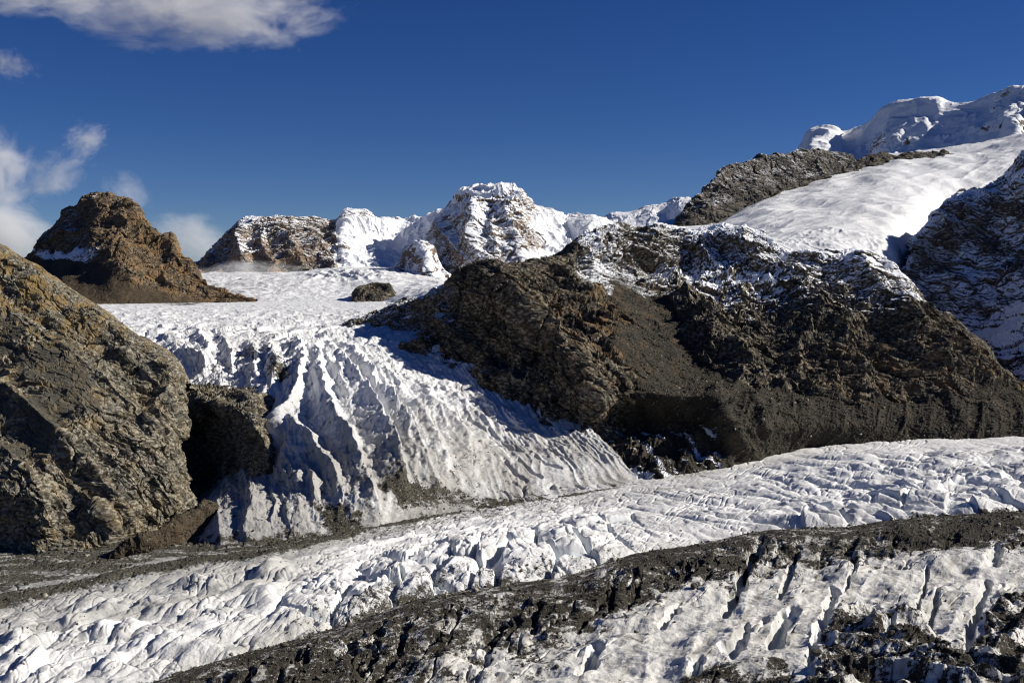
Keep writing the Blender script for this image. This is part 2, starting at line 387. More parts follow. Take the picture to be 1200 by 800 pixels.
# ---- B: the white valley glacier
def build_valley_glacier():
    pxs = np.linspace(-60, 1400, 16)
    def r(pts, dz=0): return row(pts, pxs)
    Z = lambda px, py, dz=0: (px, py, zB(px) + dz)
    R0 = [Z(-60, 640, 3), Z(250, 596, 3), Z(430, 575, 0), Z(560, 560), Z(735, 545), Z(850, 520), Z(960, 505), Z(1270, 500)]
    R1 = [Z(-60, 690), Z(150, 655), Z(300, 635), Z(430, 615), Z(560, 590, 2), Z(735, 565, 3), Z(850, 549, 4), Z(960, 526, 6), Z(1270, 516, 8)]
    R2 = [Z(-60, 730, 3), Z(150, 705, 5), Z(300, 675, 7), Z(430, 650, 8), Z(560, 620, 8), Z(735, 600, 9), Z(850, 585, 10), Z(960, 565, 12), Z(1270, 550, 12)]
    R3 = [Z(-60, 790, 0), Z(150, 760, 3), Z(300, 725, 5), Z(430, 695, 6), Z(560, 665, 8), Z(735, 640, 8), Z(850, 615, 8), Z(960, 600, 8), Z(1270, 580, 6)]
    R4 = [Z(-60, 900, -20), Z(150, 880, -20), Z(300, 810, -15), Z(430, 770, -15), Z(560, 730, -12), Z(735, 690, -12), Z(850, 660, -12), Z(960, 650, -12), Z(1270, 630, -12)]
    nu, nv = 1460, 560
    px, py, Y = net([r(R0), r(R1), r(R2), r(R3), r(R4)], nu, nv)
    P = world(px, py, Y); x, y, z = P[..., 0], P[..., 1], P[..., 2]
    w = noise3(x / 60, y / 60, z * 0, 3) * 8; w2 = noise3(x / 45 + 9, y / 45, z * 0, 4) * 8
    wpx = px + w * .8; wpy = py + w2 * .35
    # zones
    low = np.interp(px, [-60, 180, 300, 400, 480, 560, 640, 720, 830, 930, 1000, 1060, 1270], [850, 800, 765, 738, 705, 690, 685, 655, 640, 622, 620, 610, 590])
    up = np.interp(px, [-60, 150, 300, 430, 560, 735, 850, 960, 1270], [730, 685, 655, 625, 597, 565, 549, 526, 516])
    v = (py - up) / (low - up)                       # 0 at the far bank, 1 at the near moraine
    zl = ss(430, 300, px); zm = ss(300, 430, px) * ss(800, 640, px); zr = ss(640, 850, px)
    # left: long rounded waves trending down-left
    a, b = (x * .90 + y * .44), (-x * .44 + y * .90)
    f1, f2, (dx, dy, dz), (c0, c1, c2, c3) = voro(a / 105 + w / 16, b / 26 + w2 / 14, z * 0, 1.0, 21, True)
    mound = (1 - np.clip(f1, 0, 1) ** 2 * 1.1) + c0 * .7 + .8 * (c1 - .5) * dx
    gl = ss(0, .16, f2 - f1)
    qa, qb = px * .87 - py * .50, px * .50 + py * .87
    bil = lambda a_, b_, sd: np.clip(np.abs(noise3(a_, b_, 0 * px, sd)) * 2.6, 0, 1) ** .6
    hL0 = bil(qa / 120 + w * .05, qb / 19 + w2 * .05, 23) + .35 * bil(qa / 46 + w2 * .04, qb / 8 + w * .05, 26) * ss(-.3, .3, noise3(px / 40, py / 16, 0 * px, 28))
    hL = hL0 * 9 * (.3 + .9 * ss(-.4, .4, noise3(px / 75, py / 24, 0 * px, 24))) + mound * (.7 + .3 * gl) * 4
    hL = hL + ridged(a / 2.4, b, z * 0, 52, 4, 5) * 3
    # middle: rounded serac blocks
    f1, f2, (dx, dy, dz), (c0, c1, c2, c3) = voro(x / 34 + w / 20, y / 44 + w2 / 20, z * 0, 1.0, 31, True)
    hM = ((1 - np.clip(f1, 0, 1) ** 2) * 9 + c0 * 10 + 9 * (c1 - .5) * dx + 7 * (c2 - .5) * dy) * ss(-.02, .2, f2 - f1)
    f1, f2, (dx, dy, dz), (c0, c1, c2, c3) = voro(x / 13 + w / 20, y / 17 + w2 / 20, z * 0, 1.0, 32, True)
    hM = hM + (c0 * 2.4 + (c1 - .5) * dx * 4) * ss(0, .15, f2 - f1)
    # right: rows of waves
    a, b = (x * .97 - y * .22), (x * .22 + y * .97)
    qr = (py - .10 * (px - 900) + 7 * noise3(px / 130, py / 40, 0 * px, 25)); hR = (bil(px / 120 + w * .03, qr / 13, 7) + .4 * bil(px / 40, qr / 6, 27)) * 10 + ridged(a, b, z * 0, 26, 3, 8) * 1.2
    f1, f2, (dx, dy, dz), (c0, c1, c2, c3) = voro(a / 40 + w / 26, b / 46 + w2 / 24, z * 0, 1.0, 33, True)
    ser = ss(.55, .8, v + (px - 1000) / 1500) * ss(880, 980, px)
    hR = hR * (.45 + .55 * ss(850, 950, px)) + ser * (c0 * 11 + (c1 - .5) * dx * 12) * ss(0, .18, f2 - f1)
    fade = ss(-.02, .3, v)
    mid_up = ss(.55, .3, v) * zm
    hup = ridged((x * .8 + y * .6) / 3, (-x * .6 + y * .8), z * 0, 17, 3, 9) * 3
    h = hL * zl * (.3 + .7 * fade) + zm * (hM * ss(.25, .6, v) + hup * ss(0, .15, v)) + hR * zr * (.25 + .75 * ss(0, .25, v))
    # thin cracks, most of them across the flow
    ck = np.abs(noise3(qa / 26 + w * .05, qb / 5.5 + w2 * .04, 0 * px, 15)); ck2 = np.abs(noise3(px / 22 + w * .06, py / 7 + w2 * .05, 0 * px, 16))
    h = h - 1.5 * ss(.07, .0, ck) * ss(-.1, .2, noise3(px / 60, py / 25, 0 * px, 18)) - 1.5 * ss(.06, .0, ck2) * ss(-.05, .2, noise3(px / 70, py / 30, 0 * px, 20))
    h = h * ss(1.25, 1.0, v) + fbm(x, y, z * 0, 8, 4, 13, .6) * .6
    # the dark medial line along the far bank
    md, _ = seg_d(wpx, wpy, [(-60, 722), (90, 690), (230, 662), (330, 652), (430, 622), (560, 596), (680, 578), (740, 568), (820, 560)])
    h = h + 5 * np.exp(-(md / 5.0) ** 2) * ss(700, 400, px) + .9 * fbm(x, y, z * 0, 5, 3, 14) * ss(14, 3, md)
    rub = .95 * np.exp(-(md / np.interp(px, [0, 300, 500, 740, 900], [8, 6, 3.4, 2.0, 1.0])) ** 2) * ss(860, 600, px)
    # stony strip at the foot of the left slope
    strip = polymask(wpx, wpy, [(-80, 640), (240, 590), (345, 630), (430, 600), (440, 618), (330, 655), (210, 655), (120, 675), (-80, 712)], 7)
    rub = np.maximum(rub, .72 * strip)
    streaks = .30 * strip * np.clip(ridged((x * .9 + y * .4) / 4, y, z * 0, 30, 3, 17) - .5, 0, 1)
    rub = rub - streaks
    near = ss(1.02, 1.12, v + .05 * fbm(x, y, z * 0, 18, 4, 19))
    rub = np.maximum(rub, near * .6)
    rub = np.maximum(rub, .18 + .22 * ss(.75, .95, v) * zm)
    rub = np.maximum(rub, .40 * ss(40, 4, np.abs(md)) * ss(300, 450, px) * ss(820, 600, px))
    fl = (py - up) / (low - up); dirt = .20 + .30 * np.clip(noise3(px / 220, fl * 9 + w * .02, 0 * px, 29) * 1.6, -.4, 1) + .5 * strip + .35 * np.exp(-(md / 16) ** 2) + .15 * ss(.7, 1, v) + .38 * zl * ss(.75, .3, v) + .12 * zl - .08 * zr  # left side also greyed towards the far bank, besides the dirty strip and line
    P = P + np.stack([0 * h, 0 * h, h], -1)
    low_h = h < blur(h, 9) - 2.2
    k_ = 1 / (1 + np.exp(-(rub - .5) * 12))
    q, s_ = scatter(P, k_ + .006, 12000, .8, 3.4, 511, 2.4, (540, 810), py, px); SCATTER.append((q, s_))
    q, s_ = scatter(P, k_ * (strip + .15) + .002, 45, 3.2, 6.0, 512, 2.2, (560, 800), py, px)
    boulders(q, s_, 513, 'grey boulder on the stony strip along the edge of the valley glacier', 'boulders along the valley glacier')
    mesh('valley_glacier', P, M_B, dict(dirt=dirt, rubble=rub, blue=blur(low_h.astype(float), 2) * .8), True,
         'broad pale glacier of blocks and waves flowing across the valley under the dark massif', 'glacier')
build_valley_glacier()

# ---- A: dirty ice and moraine in front
CREV = [  # (points, half width px, depth m)
    ([(893, 632), (880, 655), (868, 680), (853, 712)], 8, 15), ([(933, 650), (925, 672), (915, 700)], 5, 10),
    ([(1003, 660), (998, 675), (992, 690)], 3, 8), ([(978, 692), (970, 712), (966, 735)], 7, 10),
    ([(930, 718), (912, 735), (910, 755)], 11, 14), ([(958, 735), (952, 755), (948, 775)], 5, 9),
    ([(1087, 664), (1086, 684), (1078, 700), (1076, 722)], 3.2, 9), ([(1099, 694), (1095, 710), (1088, 730)], 4.5, 9),
    ([(1158, 682), (1150, 700), (1142, 724), (1134, 748)], 6, 11), ([(1165, 655), (1170, 640)], 8, 10),
    ([(795, 708), (790, 718), (776, 730)], 6, 10), ([(872, 742), (866, 756), (850, 764)], 10, 12),
    ([(742, 672), (735, 690)], 4, 6), ([(700, 760), (682, 785)], 9, 11), ([(810, 785), (820, 775)], 8, 8),
    ([(575, 760), (560, 790)], 4, 5), ([(1045, 725), (1035, 745)], 7, 8), ([(612, 745), (606, 760)], 3, 5)]
def build_debris_ice():
    pxs = np.linspace(90, 1400, 17)
    R = []
    line = [(90, 850), (180, 806), (300, 768), (400, 740), (480, 709), (560, 693), (640, 687), (720, 658), (830, 640), (870, 627), (935, 624), (1000, 621), (1060, 611), (1200, 602), (1290, 596)]
    L = lambda off, dz: [(a, b + off, zB(a) + dz) for a, b in line]
    R.append(row(L(-12, -14), pxs)); R.append(row(L(0, 14), pxs)); R.append(row(L(26, 24), pxs))
    R.append(row([(90, 900, -262), (300, 835, -258), (480, 775, -255), (640, 745, -252), (830, 705, -243), (1000, 685, -238), (1290, 672, -232)], pxs))
    R.append(row([(90, 960, -250), (300, 900, -250), (480, 850, -246), (640, 800, -243), (830, 765, -236), (1000, 745, -228), (1290, 725, -220)], pxs))
    R.append(row([(90, 1040, -245), (640, 880, -238), (1000, 800, -222), (1100, 775, -214), (1290, 770, -212)], pxs))
    R.append(row([(90, 1200, -243), (640, 1040, -236), (1000, 905, -226), (1290, 880, -222)], pxs))
    R.append(row([(90, 1600, -240), (640, 1500, -236), (1290, 1400, -230)], pxs))
    nu, nv = 1260, 520
    wv = [16, 15, 26, 62, 66, 60, 24, 14]
    px, py, Y = net(R, nu, nv, wv[:len(R) - 1])
    P = world(px, py, Y); x, y, z = P[..., 0], P[..., 1], P[..., 2]
    w = fbm(x, y, z * 0, 22, 4, 41) * 10; w2 = fbm(x + 99, y, z * 0, 20, 4, 42) * 8
    up = np.interp(px, [a for a, b in line], [b for a, b in line]); d0 = py - up
    wx, wy = px + w, py + w2
    # how much rubble lies where
    band = ss(np.interp(px, [200, 420, 600, 720, 830, 950, 1000, 1200], [150, 120, 78, 72, 46, 46, 44, 26]) + 8,
              np.interp(px, [200, 420, 600, 720, 830, 950, 1000, 1200], [110, 70, 50, 48, 20, 22, 22, 14]), d0 + w * 2.6)
    rub = .23 + .38 * band + .30 * fbm(x, y, z * 0, 14, 5, 57, .65) + .15 * fbm(x, y, z * 0, 50, 2, 58)
    white = polymask(wx, wy, [(640, 800), (700, 745), (770, 710), (840, 690), (880, 690), (950, 680), (1010, 672), (1080, 648), (1150, 660), (1200, 650), (1290, 640),
                              (1290, 690), (1190, 700), (1120, 735), (1050, 722), (990, 712), (960, 745), (925, 790), (860, 770), (800, 790), (760, 830), (650, 830)], 10)
    rub = rub - .20 * white
    dark = polymask(wx, wy, [(990, 705), (1060, 715), (1120, 745), (1150, 735), (1175, 695), (1290, 685), (1290, 900), (930, 900), (950, 790), (965, 740)], 8)
    rub = np.maximum(rub, (.56 + .45 * fbm(x, y, z * 0, 26, 5, 59, .6)) * dark)
    dk2 = polymask(wx, wy, [(800, 790), (850, 775), (920, 772), (940, 800), (940, 880), (780, 880)], 8)
    rub = np.maximum(rub, (.54 + .45 * fbm(x, y, z * 0, 22, 5, 59, .6)) * dk2)
    for cx, cy, rx, ry, a in [(720, 700, 40, 16, .22), (860, 665, 26, 20, .26), (1170, 625, 60, 22, .3), (620, 775, 60, 26, .10), (1080, 625, 60, 18, .25), (400, 800, 120, 30, .12), (780, 650, 40, 18, .2), (700, 730, 22, 14, .2), (765, 738, 20, 12, .2)]:
        rub = rub + a * np.exp(-((wx - cx) / rx) ** 2 - ((wy - cy) / ry) ** 2)
    stripe = ridged((x * .55 + y * .83) / 5, (-x * .83 + y * .55), z * 0, 15, 3, 44)
    rub = rub + .10 * (stripe - .7)
    # shape
    c, s = .62, .78
    h = ridged((x * c + y * s) / 2.5, (-x * s + y * c), z * 0, 60, 3, 45, .4) * 2.4 - 1.6 + fbm(x, y, z * 0, 60, 3, 46) * 6
    ac, al = px * .89 + py * .45 + w * .5, -px * .45 + py * .89
    rb = ridged(ac / 60, al / 170, 0 * px, 1.0, 3, 60, .5)
    h = h + (rb - .8) * 1.3 * ss(0, 22, d0) + fbm(x, y, z * 0, 11, 4, 47) * 1.4
    fu = ridged(ac / 26 + .3 * w2 / 8, al / 120, 0 * px, 1.0, 3, 64, .5); h = h - 6 * band * ss(.75, 1.2, fu) * ss(4, 20, d0); rub = rub - .22 * ss(.25, .55, noise3(ac / 17, al / 55, 0 * px, 65)) * band
    h = h + dark * (ridged(x, y, z * 0, 60, 4, 48) - .6) * 8
    f = facets(x, y, z * 0, 7, 49) * 1.1 + facets(x, y, z * 0, 2.6, 52) * .5
    h = h + f * np.clip((rub - .35) * 2.2, .12, 1)
    h = h * ss(-14, 12, d0)
    blue = 0 * h
    for k, (pts, hw, dp) in enumerate(CREV):
        d, al = seg_d(px + w * .35, py + w2 * .5, pts)
        hv = hw * (1 + .9 * noise3(px / 14, py / 14, 0 * px, 61)) * .85; prof = ss(hv * 1.2, hv * .4, d) * (.35 + .65 * np.sin(np.pi * np.clip(al, .08, .92)))
        h = h - dp * prof ; blue = np.maximum(blue, prof)
        rub = rub - .35 * prof * (rub < .7)
    # random smaller fissures across the white ice
    fr = np.abs(noise3((x * c + y * s) / 60, (-x * s + y * c) / 15, z * 0, 53)); fs = ss(.05, .0, fr) * ss(.0, .25, noise3(x / 50, y / 50, z * 0, 54))
    h = h - 4 * fs * (1 - band)
    # the shaded spur at the lower right corner
    sp = np.exp(-(np.clip((px - 1010) * .26 + (py - 800) * 1.0, 0, 99) / 26) ** 2)
    P = P + np.stack([0 * h, 0 * h, h], -1)
    k_ = 1 / (1 + np.exp(-(rub - .42) * 14))
    q, s_ = scatter(P, k_ * k_ + .012, 26000, .7, 3.6, 501, 2.4, (590, 850), py, px); SCATTER.append((q, s_))
    q, s_ = scatter(P, k_ + .03, 110, 3.4, 6.5, 502, 2.2, (600, 800), py, px)
    boulders(q, s_, 503, 'angular grey boulder lying on the rubble-covered ice in front of the valley glacier', 'boulders on the debris-covered ice')
    mesh('debris_covered_ice', P, M_A, dict(dirt=.30 + .25 * band + .5 * np.clip(noise3(ac / 9 + w * .05, al / 60, 0 * px, 62) * 1.6, -.3, 1) + .3 * np.clip(fbm(x, y, z * 0, 30, 3, 63), 0, 1), rubble=rub, blue=blue * .5), False,
         'dark rubble-covered ice in front of the valley glacier, split by crevasses with white patches', 'moraine')
build_debris_ice()

# ---- C: the icefall
def build_icefall():
    Z = lambda px, py, dz=0: (px, py, zB(px) + dz)
    N = [
        [(60, 352, 3000), (130, 352.5, 3000), (200, 353, 2950), (270, 353, 2950), (330, 353, 2950), (390, 353, 2950), (430, 352, 2950), (490, 350, 2950)],
        [(80, 362, 2500), (150, 364, 2450), (212, 364, 2450), (280, 364, 2450), (338, 364, 2450), (390, 364, 2450), (435, 362, 2450), (490, 360, 2450)],
        [(110, 380, 2200), (170, 383, 2150), (225, 384, 2130), (290, 384, 2120), (345, 384, 2120), (397, 382, 2130), (443, 378, 2150), (500, 374, 2200)],
        [(140, 405, 1980), (195, 408, 1940), (250, 408, 1900), (305, 407, 1880), (360, 407, 1880), (417, 405, 1880), (468, 402, 1920), (530, 396, 1980)],
        [(165, 436, 1830), (215, 436, 1800), (265, 434, 1775), (320, 434, 1745), (380, 434, 1710), (442, 430, 1760), (505, 424, 1840), (575, 418, 1880)],
        [(180, 472, 1680), (225, 472, 1650), (275, 468, 1620), (335, 472, 1545), (400, 470, 1525), (467, 468, 1590), (540, 458, 1715), (625, 448, 1765)],
        [(190, 520, 1800), (235, 520, 1780), (285, 512, 1720), (340, 515, 1430), (412, 514, 1385), (485, 510, 1435), (567, 498, 1580), (680, 492, 1610)],
        [(195, 575, 1650), (240, 570, 1600), (290, 562, 1480), (345, 562, 1325), (420, 562, 1290), (508, 552, 1345), (605, 538, 1468), (722, 532, 1500)],
        [(200, 625, 1330), (240, 618, 1260), (285, 606, 1235), (345, 602, 1230), (418, 596, 1240), (510, 584, 1315), (612, 574, 1383), (750, 560, 1472)],
        [Z(205, 662, -4), Z(240, 655, -4), Z(288, 648, -3), Z(345, 640, -2), Z(412, 628, -1), Z(510, 612, 1), Z(620, 594, 2), Z(790, 568, -3)]]
    nu, nv = 720, 560
    px, py, Y = net(N, nu, nv)
    P = world(px, py, Y); x, y, z = P[..., 0], P[..., 1], P[..., 2]
    U = np.broadcast_to(np.linspace(0, 1, nu), px.shape); V = np.broadcast_to(np.linspace(0, 1, nv)[:, None], px.shape)
    n = normals(blur(P, 4))
    w = fbm(x, y, z, 90, 3, 61); w2 = fbm(x, y, z, 35, 3, 62)
    # long fins along the flow
    def fin(K, L, seed, sharp=1.5):
        q = noise3(U * K + w * .22 + V * .8, V * L + w2 * .1, 0 * U + seed, seed)
        return (1 - np.clip(np.abs(q) * 2.4, 0, 1)) ** sharp
    zone = ss(385, 430, py) * (ss(1.0, .84, V) * (1 - ss(.45, .8, U)) + ss(.93, .66, V) * ss(.45, .8, U))
    rgt = ss(.55, .9, U)                         # the smooth right side
    up = ss(370, 395, py) * ss(470, 425, py)     # broken upper edge
    f1 = fin(9, 2.2, 63, 1.2); f2 = fin(23, 5.0, 64, 1.3); f3 = fin(60, 11, 65, 1.5)
    var = .35 + .9 * ss(-.3, .35, noise3(U * 7, V * 3, 0 * U, 71))
    h = zone * var * (f1 * 9 * (1 - .8 * rgt) + f2 * 5.0 * (1 - .85 * rgt) + f3 * 1.9)
    cx_, cy_ = px + w2 * 5, py + w * 5
    hc = 0 * px
    for pts, am, sl, sr in [
        ([(352, 415), (358, 440), (354, 460), (348, 485), (330, 512), (320, 540)], 24, 11, 6),
        ([(372, 418), (376, 445), (384, 475), (396, 500), (412, 522), (424, 549)], 26, 13, 6),
        ([(350, 500), (364, 520), (384, 542), (397, 560), (400, 580)], 20, 12, 6),
        ([(390, 415), (404, 440), (424, 470), (444, 500), (462, 535), (466, 566)], 26, 13, 5),
        ([(412, 420), (430, 455), (455, 485), (478, 515), (496, 545), (510, 570)], 24, 12, 5),
        ([(446, 440), (470, 475), (498, 508), (522, 538)], 20, 11, 5),
        ([(480, 450), (508, 480), (532, 508), (548, 528)], 16, 10, 5),
        ([(520, 462), (552, 490), (584, 512)], 13, 10, 5),
        ([(555, 462), (600, 492), (632, 520)], 7, 8, 5),
        ([(318, 420), (326, 440), (322, 462)], 14, 8, 5), ([(296, 410), (305, 430), (300, 450)], 12, 7, 5), ([(262, 402), (275, 424), (270, 446)], 12, 7, 5), ([(232, 395), (246, 415), (242, 440)], 12, 7, 5),
        ([(366, 556), (371, 572), (368, 590)], 14, 9, 5), ([(300, 570), (297, 595), (290, 628)], 13, 9, 20), ([(322, 575), (324, 597), (318, 622)], 7, 5, 6), ([(334, 580), (340, 600), (338, 622)], 6, 5, 12), ([(272, 600), (262, 618), (258, 642)], 10, 14, 14),
        ([(430, 560), (436, 580), (440, 605)], 12, 9, 6)]:
        hc = np.maximum(hc, am * crest(cx_, cy_, pts, sl, sr))
    h = h + hc
    # seracs at the upper edge
    a, b = x * .8 - y * .35, x * .3 + y * .75
    g1, g2, (dx, dy, dz), (c0, c1, c2, c3) = voro(a / 24 + w * .7, b / 60 + w2 * .5, z * 0, 1.0, 66, True)
    ser = (c0 * 7 + (c1 - .5) * dx * 9 + (c2 - .5) * dy * 5) * ss(0, .22, g2 - g1)
    h = h + ser * up * (1 - .7 * rgt) * 1.25
    # crevasse texture above
    cr = ridged((x * .85 + y * .5) / 3.0, (-x * .5 + y * .85) / 1.6, z * 0, 34, 4, 67)
    upz = ss(356, 375, py) * ss(460, 400, py)
    h = h + cr * 3 * upz + ridged(x * .6, y * .35, z * 0, 24, 3, 68) * 1.8 * ss(352, 362, py) * ss(430, 380, py)
    # sweeping lines on the right
    h = h + rgt * ss(400, 450, py) * ss(1, .93, V) * ((1 - np.abs(noise3(U * 55 + w, V * 3.5, U * 0, 69)) * 2.2) ** 2) * 2.3 - 5 * rgt * ss(.06, .0, np.abs(noise3(U * 16 + w * .4, V * 9 + w2 * .3, 0 * U, 75))) * ss(-.1, .2, noise3(U * 6, V * 7, 0 * U, 76))
    for pts, hw, dp in [([(594, 543), (602, 556), (617, 564)], 1.9, 4.5), ([(608, 541), (620, 553), (634, 560)], 1.7, 4.5), ([(626, 536), (640, 545), (656, 550)], 1.3, 4),
                        ([(602, 566), (612, 572)], 1.8, 3), ([(640, 528), (664, 538)], 1.2, 3), ([(572, 512), (592, 525), (608, 531)], 2.0, 4), ([(583, 498), (625, 513)], 1.3, 3.5), ([(548, 500), (585, 524)], 1.4, 3.5), ([(600, 500), (660, 522)], 1.0, 3)]:
        d, al = seg_d(px + w2 * 4, py + w2 * 2, pts); h = h - dp * ss(hw * 1.2, hw * .4, d)
    h = h + fbm(x, y, z, 16, 5, 70, .62) * 2.4 * (.4 + .6 * zone) + facets(x, y, z, 11, 72) * 2.2 * zone * (1 - .6 * rgt) 
    # rocks and stones that show through
    wx, wy = px + w2 * 10, py + w * 8
    rub = .12 + .0 * px
    for cx, cy, rx, ry, am in [(492, 580, 34, 14, .5), (545, 545, 22, 10, .2), (395, 602, 26, 12, .6), (300, 425, 30, 10, .35), (275, 395, 34, 8, .28), (330, 448, 18, 12, .6), (470, 575, 14, 12, .5), (455, 560, 16, 10, .3), (250, 440, 18, 8, .25), (560, 585, 60, 8, .28), (220, 356, 40, 2.5, .5), (330, 356, 30, 1.5, .2)]:
        rub = rub + am * np.exp(-((wx - cx) / rx) ** 2 - ((wy - cy) / ry) ** 2)
    rub = rub + .45 * np.clip(fbm(x, y, z, 14, 4, 77), -.4, 1) * ss(540, 570, py) + .55 * ss(.93, .99, V) * ss(.62, .45, U) + .3 * ss(.90, .98, V) * ss(.5, .8, U)
    rub = rub + .25 * ss(.6, .75, V) * np.clip(w2, 0, 1)
    dirt = .18 * noise3(U * 90 + w * 2, V * 5, 0 * U, 74) * ss(400, 440, py) * 2 + .16 + .60 * ss(440, 560, py) * (1 - .45 * rgt) * (1 - .35 * rgt) + .3 * ss(.62, .8, V) * np.clip(w + .3, 0, 1) + .22 * ss(385, 420, py) * rgt + .2 * np.exp(-((wx - 290) / 60) ** 2 - ((wy - 410) / 26) ** 2)
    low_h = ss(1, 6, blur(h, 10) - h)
    P = P + n * h[..., None] * np.array([.9, 1, 1.0])
    k_ = 1 / (1 + np.exp(-(rub - .45) * 14))
    q, s_ = scatter(P, k_ + .004, 5000, .9, 3.6, 541, 2.3, (400, 660), py, px); SCATTER.append((q, s_))
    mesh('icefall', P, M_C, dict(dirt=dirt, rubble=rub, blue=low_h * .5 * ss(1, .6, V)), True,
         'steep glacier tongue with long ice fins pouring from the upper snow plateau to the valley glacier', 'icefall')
build_icefall()

# ---- upper glacier plateau behind the icefall
def build_plateau():
    pxs = [60, 150, 240, 300, 345, 400, 440, 480, 520, 570, 620]
    R = [row([(60, 318, 4700), (240, 306, 4700), (400, 304, 4700), (620, 318, 4700)], pxs),
         row([(60, 324, 4300), (240, 318, 4250), (330, 318, 4200), (400, 313.5, 4150), (470, 317, 4100), (520, 325, 4000), (620, 335, 3900)], pxs),
         row([(60, 340, 3700), (240, 331, 3650), (330, 327, 3600), (400, 321, 3700), (440, 323, 3650), (480, 329, 3500), (520, 334, 3300), (620, 345, 3200)], pxs),
         row([(60, 350, 3250), (240, 346, 3250), (330, 342, 3200), (400, 340, 3250), (440, 338, 3200), (480, 341, 3000), (520, 341, 2800), (620, 348, 2800)], pxs),
         row([(60, 357, 2900), (240, 355, 2900), (380, 355, 2900), (440, 355.5, 2850), (480, 354, 2650), (520, 347, 2550), (620, 352, 2600)], pxs),
         row([(60, 372, 2750), (380, 372, 2750), (480, 372, 2500), (620, 366, 2450)], pxs)]
    px, py, Y = net(R, 620, 200, [10, 12, 16, 14, 8])
    P = world(px, py, Y); x, y, z = P[..., 0], P[..., 1], P[..., 2]
    m = ss(316, 322, py) * ss(356, 345, py)
    h = m * (ridged(x / 2.2, y / 2.0, z * 0, 42, 4, 81) * 3.2 + fbm(x, y, z * 0, 90, 3, 82) * 7)
    a, b = x * .6 + y * .3, -x * .5 + y * .5
    h = h + 9 * np.exp(-((px - 415) / 50) ** 2 - ((py - 323) / 7) ** 2) * ridged(a, b / 2, z * 0, 30, 3, 83)
    h = h + fbm(x, y, z * 0, 16, 3, 84) * 1.5
    # the snow ramp against the massif is smooth
    P[..., 2] += h
    mesh('upper_glacier', P, M_S, dict(dirt=.05 + .3 * np.clip(h / 12, 0, 1), rubble=.1, blue=.0), True,
         'sunlit snow plateau between the brown peak and the snowy summits', 'snowfield')
build_plateau()

